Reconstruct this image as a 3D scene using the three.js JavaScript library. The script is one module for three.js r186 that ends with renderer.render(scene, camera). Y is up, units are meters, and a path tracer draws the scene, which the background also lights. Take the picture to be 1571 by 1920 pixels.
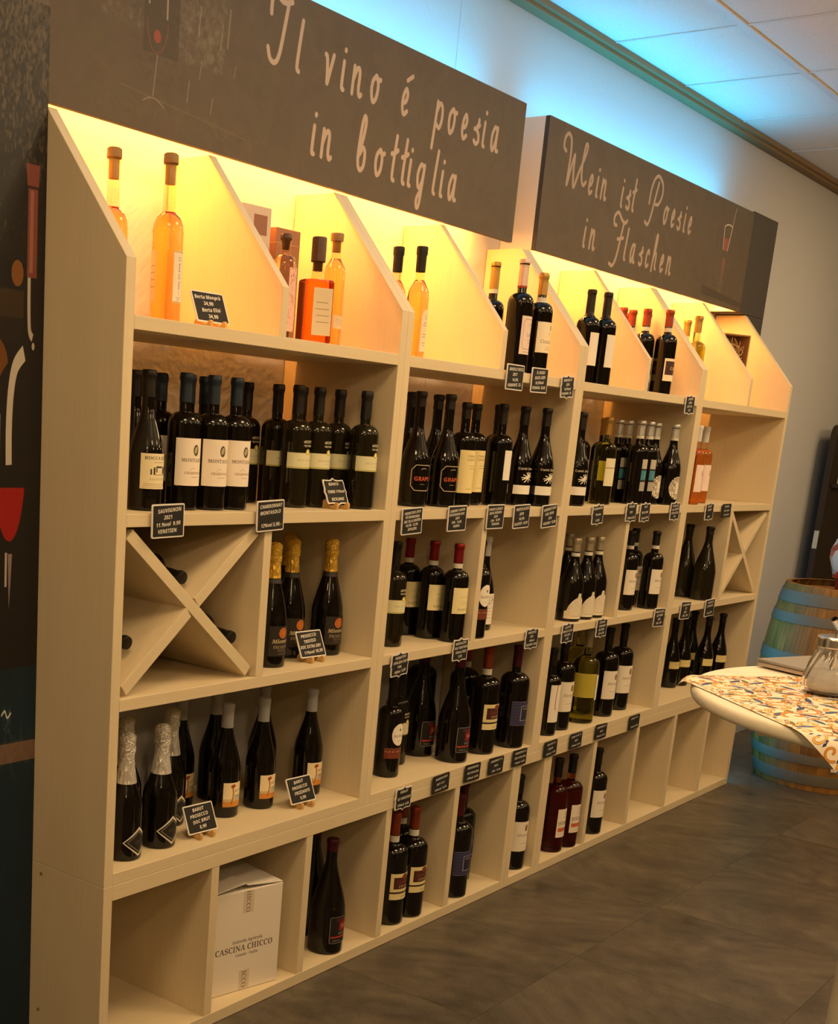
import * as THREE from 'three';
import { RoundedBoxGeometry } from 'three/addons/geometries/RoundedBoxGeometry.js';
import { mergeGeometries } from 'three/addons/utils/BufferGeometryUtils.js';
import { ImprovedNoise } from 'three/addons/math/ImprovedNoise.js';
import { RectAreaLightUniformsLib } from 'three/addons/lights/RectAreaLightUniformsLib.js';

RectAreaLightUniformsLib.init();
const scene = new THREE.Scene();
const renderer = new THREE.WebGLRenderer({ antialias: true });
renderer.toneMapping = THREE.LinearToneMapping;
renderer.shadowMap.enabled = true;
renderer.toneMappingExposure = 1.0;

// ---------------------------------------------------------------- camera (lens shifted, as the photograph is a crop)
const camera = new THREE.PerspectiveCamera(2 * Math.atan(960 / 2381.917) * 180 / Math.PI, 1571 / 1920, 0.05, 60);
camera.position.set(-1.8867, 1.52619, 1.9624);
camera.quaternion.setFromRotationMatrix(new THREE.Matrix4().makeBasis(
  new THREE.Vector3(0.638744, 0.067192, 0.76648),
  new THREE.Vector3(0.156098, 0.964147, -0.214604),
  new THREE.Vector3(-0.753419, 0.256723, 0.605354)));
camera.setViewOffset(1571, 1920, 285.02, -461.91, 1571, 1920);
camera.updateProjectionMatrix();
scene.add(camera);
scene.background = new THREE.Color(0x000000);   // closed room: no sky is seen

// ---------------------------------------------------------------- the light of the shop
const WARM = new THREE.Color().setRGB(1, 0.68, 0.355);        // ceiling panels and spots
const LEDWARM = new THREE.Color().setRGB(1, 0.37, 0.06);     // strips behind the signs
const LEDBLUE = new THREE.Color().setRGB(0.0, 0.50, 0.92);     // strips on top of the signs
const PANEL_NITS = 17, SPOT_CD = 0.5, LEDWARM_NITS = 270, LEDBLUE_NITS = 80;
const PANEL_X = [-2.6925, -0.8175, 1.0575, 2.9325, 4.8075], PANEL_Z = 1.0635;
const SPOTS = [[-1.6, 2.1], [0.1, 2.1], [1.9, 2.1], [3.7, 2.1], [5.5, 2.1], [-2.6, 3.2], [0.5, 3.2], [2.6, 3.2]], SPOT_Y = 2.6;

// ---------------------------------------------------------------- measures (metres)
const D = 0.3836, M = 0.2467, T = 0.028, W = 1.016, CEIL = 2.88, TOP = 2.118, BEND = 1.823;
const SHELF = { r1: 1.7149, r2: 1.3145, r3: 0.912, r4: 0.5057, r5: 0.033 };
const BASE_H = 0.4765;
const PI = Math.PI;

// ---------------------------------------------------------------- helpers
let seed = 7;
function rnd() { seed = (seed * 1664525 + 1013904223) >>> 0; return seed / 4294967296; }
const used = {};
function numbered(n) { used[n] = (used[n] ?? -1) + 1; return used[n] ? `${n}_${String(used[n]).padStart(3, '0')}` : n; }
function tag(o, label, category, group, kind) {
  o.userData.label = label; o.userData.category = category;
  if (group) o.userData.group = group;
  if (kind) o.userData.kind = kind;
  return o;
}
function thing(name, label, category, group, pos = [0, 0, 0], turn = 0) {
  const g = new THREE.Group(); g.name = numbered(name); g.position.set(...pos); g.rotation.y = turn;
  scene.add(g); return tag(g, label, category, group);
}
function part(parent, name, geo, mat, pos, rot) {
  const m = new THREE.Mesh(geo, mat); m.name = name;
  if (pos) m.position.set(...pos);
  if (rot) m.rotation.set(...rot);
  parent.add(m); return m;
}
function struct(name, geo, mat, label, category) {
  const o = geo ? new THREE.Mesh(geo, mat) : new THREE.Group();
  o.name = name; o.userData = { kind: 'structure', label, category }; scene.add(o); return o;
}
// uv in metres by the direction each face looks; grain: the axis the wood grain (v) runs along
function boxUV(g, grain = 'y', ox = 0, oy = 0) {
  if (g.index) g = g.toNonIndexed();
  const p = g.attributes.position, n = g.attributes.normal, uv = new Float32Array(p.count * 2);
  for (let i = 0; i < p.count; i += 3) {
    const ax = Math.abs(n.getX(i) + n.getX(i + 1) + n.getX(i + 2)), ay = Math.abs(n.getY(i) + n.getY(i + 1) + n.getY(i + 2)), az = Math.abs(n.getZ(i) + n.getZ(i + 1) + n.getZ(i + 2));
    for (let k = i; k < i + 3; k++) {
      const x = p.getX(k), y = p.getY(k), z = p.getZ(k);
      let u, v;
      if (ax >= ay && ax >= az) [u, v] = grain === 'z' ? [y, z] : [z, y];
      else if (ay >= az) [u, v] = grain === 'z' ? [x, z] : [z, x];
      else [u, v] = grain === 'x' ? [y, x] : [x, y];
      uv[k * 2] = u + ox; uv[k * 2 + 1] = v + oy;
    }
  }
  g.setAttribute('uv', new THREE.BufferAttribute(uv, 2));
  return g;
}
function box(x0, x1, y0, y1, z0, z1, grain = 'y', b = 0.0012) {
  const w = x1 - x0, h = y1 - y0, d = z1 - z0;
  const g = b > 0 ? new RoundedBoxGeometry(w, h, d, 1, Math.min(b, w / 3, h / 3, d / 3)) : new THREE.BoxGeometry(w, h, d);
  g.translate((x0 + x1) / 2, (y0 + y1) / 2, (z0 + z1) / 2);
  return boxUV(g, grain, x0 * 0.37 + y0 * 0.61, z0 + y0 * 0.23);
}
const perlin = new ImprovedNoise();
function fbm(x, y, s, oct = 4) { let a = 0, k = 1, t = 0; for (let i = 0; i < oct; i++) { a += k * perlin.noise(x, y, s + i * 7.3); t += k; k *= 0.5; x *= 2.03; y *= 2.03; } return a / t; }
function dataTex(w, h, fn, srgb = true) {
  const a = new Uint8Array(w * h * 4);
  for (let y = 0; y < h; y++) for (let x = 0; x < w; x++) {
    const c = fn(x / w, y / h), i = (y * w + x) * 4;
    a[i] = Math.max(0, Math.min(255, c[0])); a[i + 1] = Math.max(0, Math.min(255, c[1])); a[i + 2] = Math.max(0, Math.min(255, c[2])); a[i + 3] = 255;
  }
  const t = new THREE.DataTexture(a, w, h, THREE.RGBAFormat);
  t.wrapS = t.wrapT = THREE.RepeatWrapping; t.magFilter = THREE.LinearFilter; t.minFilter = THREE.LinearMipmapLinearFilter; t.generateMipmaps = true;
  if (srgb) t.colorSpace = THREE.SRGBColorSpace;
  t.needsUpdate = true; return t;
}
// periodic noise, so that textures repeat without seams
function pn(u, v, fu, fv, s, oct = 4) {
  let a = 0, k = 1, t = 0;
  for (let i = 0; i < oct; i++) {
    const cu = u * 2 * PI, cv = v * 2 * PI;
    a += k * perlin.noise(Math.cos(cu) * fu / 6.283 + s, Math.sin(cu) * fu / 6.283 + Math.cos(cv) * fv / 6.283, Math.sin(cv) * fv / 6.283 + s * 1.7 + i * 3.1);
    t += k; k *= 0.5; fu *= 2; fv *= 2;
  }
  return a / t;
}
function canvasTex(w, h, draw) {
  const c = document.createElement('canvas'); c.width = w; c.height = h;
  const g = c.getContext('2d'); draw(g, w, h);
  const t = new THREE.CanvasTexture(c); t.colorSpace = THREE.SRGBColorSpace; t.anisotropy = 8; return t;
}
const std = (o) => new THREE.MeshStandardMaterial(o);
const phys = (o) => new THREE.MeshPhysicalMaterial(o);
const lin = (r, g, b) => new THREE.Color().setRGB(r, g, b);

// ---------------------------------------------------------------- materials of surfaces
const woodTex = dataTex(512, 512, (u, v) => {
  const s = pn(u, v, 90, 3, 1.3, 3) * 5 + pn(u, v, 300, 6, 4.1, 2) * 4 + pn(u, v, 6, 2, 9.2, 2) * 4;
  return [232 + s, 217 + s, 184 + s * 1.1];
});
woodTex.repeat.set(2.2, 1.1);
const woodBump = dataTex(256, 256, (u, v) => { const k = 128 + pn(u, v, 120, 4, 2.2, 2) * 120; return [k, k, k]; }, false);
woodBump.repeat.set(3, 1.2);
const mWood = std({ map: woodTex, bumpMap: woodBump, bumpScale: 0.00015, roughness: 0.6, color: lin(0.86, 0.83, 0.78) });
const floorTex = dataTex(1024, 1024, (u, v) => {
  const n = pn(u, v, 8, 7, 3.3, 5), f = pn(u, v, 34, 26, 5.7, 4), g = pn(u, v, 260, 260, 8.8, 2);
  const k = 80 + n * 30 + f * 26 + g * 14;
  return [k * 1.07, k * 0.97, k * 0.82];
});
floorTex.repeat.set(0.55, 0.55);
const mFloor = std({ map: floorTex, roughness: 0.36 });
const mFloorJoint = std({ color: lin(0.12, 0.105, 0.085), roughness: 0.8 });
const wallBump = dataTex(512, 512, (u, v) => { const k = 128 + pn(u, v, 40, 40, 2.9, 4) * 170; return [k, k, k]; }, false);
wallBump.repeat.set(1.3, 1.3);
const mWall = std({ color: lin(0.54, 0.54, 0.54), roughness: 0.85, bumpMap: wallBump, bumpScale: 0.0014 });
const mWallRoom = std({ color: lin(0.22, 0.19, 0.15), roughness: 0.9 });
const tileTex = dataTex(512, 512, (u, v) => { const g = pn(u, v, 260, 260, 1.9, 2), h = pn(u, v, 420, 420, 6.2, 1); const k = 236 + g * 12 - (h > 0.42 ? 46 : 0); return [k, k, k * 0.98]; });
tileTex.repeat.set(2, 2);
const mCeilTile = std({ map: tileTex, roughness: 0.95, bumpMap: tileTex, bumpScale: 0.001 });
const mGrid = std({ color: lin(0.72, 0.72, 0.7), roughness: 0.5 });
const mTrim = std({ color: lin(0.28, 0.18, 0.08), roughness: 0.8 });
const mWhiteBoard = std({ color: lin(0.74, 0.71, 0.66), roughness: 0.6 });
const mBlackBack = std({ color: lin(0.05, 0.047, 0.043), roughness: 0.7 });
const mSteel = std({ color: lin(0.72, 0.7, 0.66), metalness: 1, roughness: 0.22 });

// ---------------------------------------------------------------- the room
const RX0 = -4.0, RX1 = 8.4, RZ1 = 5.6;
{
  const fl = struct('floor', null, null, 'dark grey-brown square floor tiles', 'floor');
  part(fl, 'screed', box(RX0, RX1, -0.1, -0.004, -D - 0.1, RZ1, 'x', 0), mFloorJoint);
  const x0 = 1.575 - 9 * 0.62, z0 = 0.46 - 2 * 0.62;
  for (let i = 0; i < 20; i++) for (let k = 0; k < 11; k++) {
    const a = Math.max(RX0, x0 + i * 0.62), b = Math.min(RX1, x0 + (i + 1) * 0.62), c = Math.max(-D, z0 + k * 0.62), d = Math.min(RZ1, z0 + (k + 1) * 0.62);
    if (b - a < 0.02 || d - c < 0.02) continue;
    const g = new THREE.BoxGeometry(b - a - 0.001, 0.006, d - c - 0.001);
    g.translate((a + b) / 2, -0.003, (c + d) / 2);
    const p = g.attributes.position, uv = g.attributes.uv, ou = (i * 0.37 + k * 0.61) % 1, ov = (i * 0.53 + k * 0.29) % 1, fl2 = (i + k) % 2;
    for (let q = 0; q < p.count; q++) { const u = p.getX(q), v = p.getZ(q); uv.setXY(q, (fl2 ? u : -u) + ou, v + ov); }
    part(fl, 'floor_tile', g, mFloor);
  }
}
{
  const w = struct('wall_back', null, null, 'pale painted wall behind the wine shelves', 'wall');
  part(w, 'wall_panel', box(RX0, 1.7105, -0.1, CEIL + 0.12, -D - 0.12, -D, 'y', 0.001), mWall);
  part(w, 'wall_panel', box(1.7125, RX1, -0.1, CEIL + 0.12, -D - 0.12, -D, 'y', 0.001), mWall);
}
struct('wall_left', box(RX0 - 0.12, RX0, -0.1, CEIL + 0.12, -D - 0.12, RZ1, 'y', 0), mWallRoom, 'plain wall at the mural end of the shop', 'wall');
struct('wall_right', box(RX1, RX1 + 0.12, -0.1, CEIL + 0.12, -D - 0.12, RZ1, 'y', 0), mWallRoom, 'plain wall at the barrel end of the shop', 'wall');
struct('wall_front', box(RX0 - 0.12, RX1 + 0.12, -0.1, CEIL + 0.12, RZ1, RZ1 + 0.12, 'y', 0), mWallRoom, 'plain wall facing the wine shelves', 'wall');
{
  const c = struct('ceiling', null, null, 'suspended ceiling of white mineral tiles', 'ceiling');
  part(c, 'slab', box(RX0, RX1, CEIL + 0.06, CEIL + 0.12, -D, RZ1, 'x', 0), mWallRoom);
  const xs = [], zs = [-D];
  for (let x = 2.62 - 10 * 0.625; x < RX1; x += 0.625) if (x > RX0) xs.push(x);
  for (let z = 0.126; z < RZ1; z += 0.625) zs.push(z);
  xs.unshift(RX0); xs.push(RX1); zs.push(RZ1);
  const tg = {};
  for (let i = 0; i + 1 < xs.length; i++) for (let k = 0; k + 1 < zs.length; k++) {
    const cx = (xs[i] + xs[i + 1]) / 2, cz = (zs[k] + zs[k + 1]) / 2;
    if (Math.abs(cz - PANEL_Z) < 0.05 && PANEL_X.some((p) => Math.abs(p - cx) < 0.05)) continue;
    part(c, 'ceiling_tile', box(xs[i] + 0.004, xs[i + 1] - 0.004, CEIL, CEIL + 0.015, zs[k] + 0.004, zs[k + 1] - 0.004, 'y', 0.001), mCeilTile);
  }
  for (const z of zs.slice(1, -1)) part(c, 'grid_runner', box(RX0, RX1, CEIL - 0.006, CEIL - 0.0005, z - 0.014, z + 0.014, 'x', 0.0004), mGrid);
  for (const x of xs.slice(1, -1)) for (let k = 0; k + 1 < zs.length; k++)
    part(c, 'grid_crossbar', box(x - 0.006, x + 0.006, CEIL - 0.004, CEIL - 0.0005, zs[k] + (k ? 0.012 : 0.06), zs[k + 1] - 0.012, 'x', 0.001), mGrid);
}
{
  const t = struct('trim_1', null, null, 'grey-beige shadow profile between wall and ceiling', 'trim');
  part(t, 'profile', box(RX0, RX1, 2.849, CEIL - 0.001, -D + 0.0005, -D + 0.045, 'x', 0.002), mTrim);
  part(t, 'lip', box(RX0, RX1, 2.861, CEIL - 0.001, -D + 0.0455, -D + 0.062, 'x', 0.001), mTrim);
}
// ceiling panels: glowing diffuser in a frame, with a light of the same size just below it
const mDiff = std({ color: 0x000000, emissive: WARM, emissiveIntensity: 3, roughness: 0.6 });
for (const x of PANEL_X) {
  const l = thing('ceiling_lamp', 'square light panel set into the suspended ceiling', 'lamp', 'square ceiling light panels', [x, CEIL, PANEL_Z]);
  part(l, 'frame', mergeGeometries([box(-0.305, 0.305, -0.004, 0.01, -0.305, -0.288), box(-0.305, 0.305, -0.004, 0.01, 0.288, 0.305), box(-0.305, -0.288, -0.004, 0.01, -0.288, 0.288), box(0.288, 0.305, -0.004, 0.01, -0.288, 0.288)]), mGrid);
  part(l, 'diffuser', box(-0.287, 0.287, 0.001, 0.008, -0.287, 0.287), mDiff);
  const a = new THREE.RectAreaLight(WARM, PANEL_NITS, 0.57, 0.57);
  a.position.set(0, -0.006, 0); a.rotation.x = -PI / 2; a.name = 'panel_light'; l.add(a);
}
const mBulb = std({ color: 0x000000, emissive: WARM, emissiveIntensity: 18 });
const mCord = std({ color: lin(0.02, 0.02, 0.02), roughness: 0.6 });
for (const [x, z] of SPOTS) {
  const s = thing('pendant_lamp', 'warm glowing glass globe hanging on a dark cord', 'lamp', 'hanging globe lamps', [x, CEIL, z]), d = SPOT_Y - CEIL;
  part(s, 'ceiling_rose', new THREE.LatheGeometry([[0.004, -0.03], [0.03, -0.026], [0.045, -0.012], [0.047, -0.001]].map((p) => new THREE.Vector2(...p)), 24), mCord);
  part(s, 'cord', new THREE.CylinderGeometry(0.003, 0.003, -d - 0.03, 8).translate(0, d / 2 + 0.015, 0), mCord);
  part(s, 'socket', new THREE.CylinderGeometry(0.018, 0.022, 0.06, 20).translate(0, d + 0.03, 0), mCord);
  part(s, 'globe', new THREE.SphereGeometry(0.1, 28, 20), mBulb, [0, d - 0.09, 0]);
  const a = new THREE.PointLight(WARM, SPOT_CD, 0, 2); a.position.set(0, d - 0.09, 0); a.shadow.radius = 4; a.name = 'bulb_light'; s.add(a);
}

// ---------------------------------------------------------------- mural and signs
// brush lettering drawn as strokes; one unit is the height of a small letter
const GL = {
  n: [0.78, [[0.06, 1], [0.0, 0.5], [-0.04, 0.02]], [[0.0, 0.5], [0.2, 0.88], [0.38, 0.98], [0.46, 0.8], [0.42, 0.25], [0.5, 0.02], [0.64, 0.08]]],
  i: [0.36, [[0.1, 1], [0.03, 0.4], [0.02, 0.06], [0.14, 0.02]], [[0.16, 1.4], [0.17, 1.42]]],
  v: [0.62, [[-0.06, 0.98], [0.04, 0.9], [0.1, 0.4], [0.12, 0.02], [0.3, 0.5], [0.5, 1.05]]],
  o: [0.74, [[0.36, 0.98], [0.12, 0.75], [0.06, 0.35], [0.2, 0.02], [0.44, 0.2], [0.54, 0.62], [0.46, 0.92], [0.36, 0.98], [0.5, 0.84], [0.7, 0.9]]],
  e: [0.6, [[0.06, 0.42], [0.32, 0.52], [0.44, 0.78], [0.32, 0.98], [0.12, 0.72], [0.06, 0.3], [0.2, 0.02], [0.46, 0.16]]],
  a: [0.84, [[0.52, 0.92], [0.3, 0.98], [0.08, 0.6], [0.08, 0.16], [0.22, 0.02], [0.44, 0.4], [0.56, 0.9]], [[0.58, 1], [0.52, 0.4], [0.54, 0.06], [0.7, 0.04]]],
  p: [0.82, [[0.1, 1.02], [0.0, 0.2], [-0.14, -0.82]], [[0.06, 0.62], [0.3, 0.98], [0.52, 0.86], [0.54, 0.4], [0.36, 0.04], [0.06, 0.16]]],
  s: [0.5, [[0.36, 1.0], [0.3, 0.78], [0.16, 0.62], [0.38, 0.4], [0.4, 0.12], [0.18, 0], [0.0, 0.1]], [[-0.02, 0.58], [0.16, 0.62], [0.44, 0.8]]],
  b: [0.82, [[0.06, 0.5], [0.36, 1.3], [0.46, 1.85], [0.32, 1.98], [0.16, 1.5], [0.02, 0.4], [0.18, 0.0], [0.46, 0.16], [0.52, 0.66], [0.36, 0.84], [0.16, 0.6]]],
  t: [0.5, [[0.24, 1.72], [0.1, 0.8], [0.04, 0.12], [0.18, 0.02]], [[-0.1, 1.0], [0.12, 1.06], [0.38, 1.2]]],
  g: [0.8, [[0.52, 0.92], [0.28, 0.98], [0.06, 0.6], [0.1, 0.16], [0.26, 0.08], [0.46, 0.4], [0.58, 0.98], [0.46, 0.1], [0.32, -0.62], [0.14, -0.72], [0.1, -0.4], [0.4, 0.0]]],
  l: [0.4, [[0.26, 1.74], [0.1, 0.8], [0.02, 0.14], [0.14, 0.02]]],
  c: [0.58, [[0.46, 0.8], [0.36, 0.98], [0.12, 0.75], [0.05, 0.3], [0.2, 0.02], [0.46, 0.16]]],
  h: [0.8, [[0.06, 0.5], [0.34, 1.4], [0.4, 1.95], [0.24, 1.9], [0.1, 1.0], [-0.06, -0.12]], [[0.0, 0.4], [0.24, 0.9], [0.42, 0.96], [0.48, 0.7], [0.44, 0.2], [0.58, 0.04]]],
  I: [0.9, [[-0.36, 1.55], [-0.34, 2.0], [-0.1, 2.2], [0.4, 2.06], [0.92, 2.18]], [[0.7, 2.1], [0.5, 1.2], [0.26, 0.3], [0.0, 0.0], [-0.3, 0.08], [-0.46, 0.42]]],
  W: [2.4, [[-0.55, 1.62], [-0.86, 1.8], [-0.8, 2.25], [-0.4, 2.5], [0.0, 2.2], [0.06, 1.3], [-0.04, 0.02], [0.3, 0.9], [0.62, 1.6], [0.66, 0.8], [0.86, 0.02], [1.4, 0.9], [2.0, 1.8], [2.16, 2.3], [1.9, 2.3], [1.72, 1.4], [1.8, 0.6], [2.1, 0.3], [2.4, 0.5]]],
  P: [1.9, [[0.96, 2.1], [0.6, 1.0], [0.3, 0.1], [-0.04, -0.4], [-0.5, -0.3]], [[-0.2, 0.8], [-0.1, 1.6], [0.3, 2.25], [0.9, 2.45], [1.6, 2.1], [1.72, 1.5], [1.3, 0.95], [0.8, 0.85]]],
  F: [1.5, [[-0.1, 1.7], [-0.45, 1.75], [-0.5, 2.15], [0.0, 2.42], [0.6, 2.1], [1.1, 1.98], [1.4, 2.15]], [[0.95, 2.0], [0.7, 1.0], [0.4, 0.0], [0.0, -0.5], [-0.5, -0.45]], [[0.3, 1.0], [0.7, 1.06], [1.1, 1.16]]],
};
function smooth(pts, n = 10) {
  const out = [];
  for (let i = 0; i + 1 < pts.length; i++) {
    const p0 = pts[Math.max(0, i - 1)], p1 = pts[i], p2 = pts[i + 1], p3 = pts[Math.min(pts.length - 1, i + 2)];
    for (let k = 0; k < n; k++) {
      const t = k / n, f = (a) => 0.5 * (2 * p1[a] + (p2[a] - p0[a]) * t + (2 * p0[a] - 5 * p1[a] + 4 * p2[a] - p3[a]) * t * t + (3 * p1[a] - p0[a] - 3 * p2[a] + p3[a]) * t * t * t);
      out.push([f(0), f(1)]);
    }
  }
  out.push(pts[pts.length - 1]); return out;
}
// letters: [glyph, x in metres]; px(x, y) turns metres on the sign into canvas pixels
function letters(g, list, base, xh, px, width, colour) {
  g.strokeStyle = colour; g.lineCap = 'round'; g.lineJoin = 'round'; g.lineWidth = width;
  for (const [ch, x0] of list) for (const st of GL[ch].slice(1)) {
    g.beginPath();
    smooth(st).forEach(([x, y], i) => { const q = px(x0 + x * xh * 0.9, base + y * xh); i ? g.lineTo(...q) : g.moveTo(...q); });
    g.stroke();
  }
}
function blotch(g, x, y, w, h, n, col) { g.fillStyle = col; for (let i = 0; i < n; i++) { g.globalAlpha = 0.05 + rnd() * 0.12; g.beginPath(); g.ellipse(x + (rnd() - 0.5) * w, y + (rnd() - 0.5) * h, 2 + rnd() * w * 0.05, 2 + rnd() * h * 0.06, rnd() * 3, 0, 7); g.fill(); } g.globalAlpha = 1; }
const CHALK = '#b8a392', SLATE = '#574b3c';
const SB = 2.125, ST = 2.53;                                   // signs: lower and upper edge
const B1 = [0, 1.925], B2 = [2.082, 3.955];
const sign1 = canvasTex(2048, 432, (g, w, h) => {
  const px = (x, y) => [(x - B1[0]) / (B1[1] - B1[0]) * w, (ST - y) / (ST - SB) * h], m = w / (B1[1] - B1[0]);
  g.fillStyle = SLATE; g.fillRect(0, 0, w, h);
  blotch(g, w * 0.5, h * 0.5, w, h, 500, '#4a3f32'); blotch(g, w * 0.5, h * 0.5, w, h, 300, '#61543f');
  // printed picture: a wine glass among pale brush marks, a table edge below
  const [gx, gy] = px(0.3, 2.36);
  blotch(g, gx + 120, gy - 20, 240, 180, 300, '#8d8578'); blotch(g, gx - 90, gy - 20, 150, 120, 160, '#7c756a');
  g.fillStyle = '#3f352a'; g.globalAlpha = 0.7; g.fillRect(gx - 40, gy - 170, 118, 250); g.globalAlpha = 1; blotch(g, gx + 10, gy + 60, 180, 160, 260, '#41372b');
  g.globalAlpha = 0.75; g.strokeStyle = '#b5a996'; g.lineWidth = 5; g.beginPath(); g.moveTo(gx - 26, gy - 180); g.lineTo(gx - 24, gy - 20); g.moveTo(gx + 34, gy - 180); g.lineTo(gx + 36, gy); g.stroke();
  g.strokeStyle = '#7d463c'; g.lineWidth = 3; g.beginPath(); g.moveTo(gx - 28, gy + 8); g.quadraticCurveTo(gx - 26, gy + 70, gx + 4, gy + 78); g.quadraticCurveTo(gx + 38, gy + 70, gx + 40, gy + 8); g.stroke();
  g.fillStyle = '#a2442f'; g.beginPath(); g.ellipse(gx + 6, gy + 42, 12, 14, 0, 0, 7); g.fill();
  g.strokeStyle = '#8f8678'; g.lineWidth = 3; g.beginPath(); g.moveTo(gx + 8, gy + 80); g.lineTo(gx - 2, gy + 170); g.moveTo(gx - 34, gy + 186); g.quadraticCurveTo(gx, gy + 160, gx + 36, gy + 190); g.stroke();
  g.globalAlpha = 0.5; g.strokeStyle = '#9a8f7c'; for (const [a, b, c] of [[150, -60, 70], [160, 60, 40], [230, -40, 60], [255, -80, 90], [120, 110, 50], [205, 130, 40], [285, 40, 30]]) { g.lineWidth = 3 + rnd() * 4; g.beginPath(); g.moveTo(gx + a, gy + b); g.lineTo(gx + a - 6, gy + b + c); g.stroke(); } g.globalAlpha = 1;
  g.globalAlpha = 0.35; g.strokeStyle = '#75674c'; g.lineWidth = 4; g.beginPath(); g.moveTo(...px(0.2, 2.205)); g.lineTo(...px(0.62, 2.172)); g.stroke(); g.globalAlpha = 1;
  blotch(g, px(0.4, 2.17)[0], px(0.4, 2.17)[1], 640, 44, 200, '#66583f');
  const xh = 0.066;
  letters(g, [['I', 0.705], ['l', 0.79], ['v', 0.908], ['i', 0.976], ['n', 1.025], ['o', 1.105], ['e', 1.252], ['p', 1.425], ['o', 1.492], ['e', 1.566], ['s', 1.638], ['i', 1.688], ['a', 1.735]], 2.3625, xh, px, 0.0125 * m, CHALK);
  letters(g, [['i', 0.872], ['n', 0.915], ['b', 1.07], ['o', 1.15], ['t', 1.232], ['t', 1.283], ['i', 1.315], ['g', 1.358], ['l', 1.443], ['i', 1.483], ['a', 1.525]], 2.19, xh, px, 0.0125 * m, CHALK);
  g.lineWidth = 0.0115 * m; g.beginPath(); g.moveTo(...px(1.272, 2.449)); g.lineTo(...px(1.296, 2.464)); g.stroke();
});
const sign2 = canvasTex(2048, 444, (g, w, h) => {
  const px = (x, y) => [(x - B2[0]) / (B2[1] - B2[0]) * w, (ST - y) / (ST - SB) * h], m = w / (B2[1] - B2[0]);
  g.fillStyle = SLATE; g.fillRect(0, 0, w, h);
  blotch(g, w * 0.5, h * 0.5, w, h, 500, '#4a3f32'); blotch(g, w * 0.5, h * 0.5, w, h, 300, '#61543f');
  const xh = 0.061;
  letters(g, [['W', 2.243], ['e', 2.4], ['i', 2.46], ['n', 2.5], ['i', 2.66], ['s', 2.706], ['t', 2.755], ['P', 2.905], ['o', 3.035], ['e', 3.108], ['s', 3.172], ['i', 3.232], ['e', 3.276]], 2.35, xh, px, 0.0125 * m, '#ab9785');
  letters(g, [['i', 2.411], ['n', 2.46], ['F', 2.655], ['l', 2.74], ['a', 2.79], ['s', 2.872], ['c', 2.928], ['h', 2.99], ['e', 3.062], ['n', 3.128]], 2.181, xh, px, 0.0125 * m, '#ab9785');
  // printed wine glass on a table edge
  const [gx, gy] = px(3.69, 2.43);
  g.strokeStyle = '#b9ab9a'; g.lineWidth = 5; g.beginPath(); g.moveTo(gx + 62, gy - 90); g.lineTo(gx + 44, gy - 6); g.stroke();
  g.strokeStyle = '#d8cdc0'; g.beginPath(); g.moveTo(gx - 46, gy); g.lineTo(gx - 30, gy + 96); g.moveTo(gx + 46, gy - 8); g.lineTo(gx + 22, gy + 96); g.moveTo(gx - 46, gy); g.quadraticCurveTo(gx, gy - 22, gx + 46, gy - 8); g.stroke();
  g.fillStyle = '#8d5140'; g.beginPath(); g.moveTo(gx - 36, gy + 48); g.lineTo(gx + 32, gy + 44); g.lineTo(gx + 20, gy + 98); g.lineTo(gx - 28, gy + 98); g.fill();
  g.fillStyle = '#7c5244'; g.beginPath(); g.moveTo(gx - 24, gy + 130); g.lineTo(gx + 20, gy + 130); g.lineTo(gx + 6, gy + 215); g.lineTo(gx - 8, gy + 215); g.fill();
  blotch(g, gx - 6, gy + 250, 60, 60, 60, '#b09a86'); blotch(g, gx + 20, gy - 30, 120, 60, 60, '#7a6c5e');
  g.fillStyle = '#453a2c'; g.beginPath(); g.moveTo(...px(3.5, 2.185)); g.lineTo(...px(3.955, 2.16)); g.lineTo(...px(3.955, 2.14)); g.lineTo(...px(3.5, 2.15)); g.fill();
});
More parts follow.
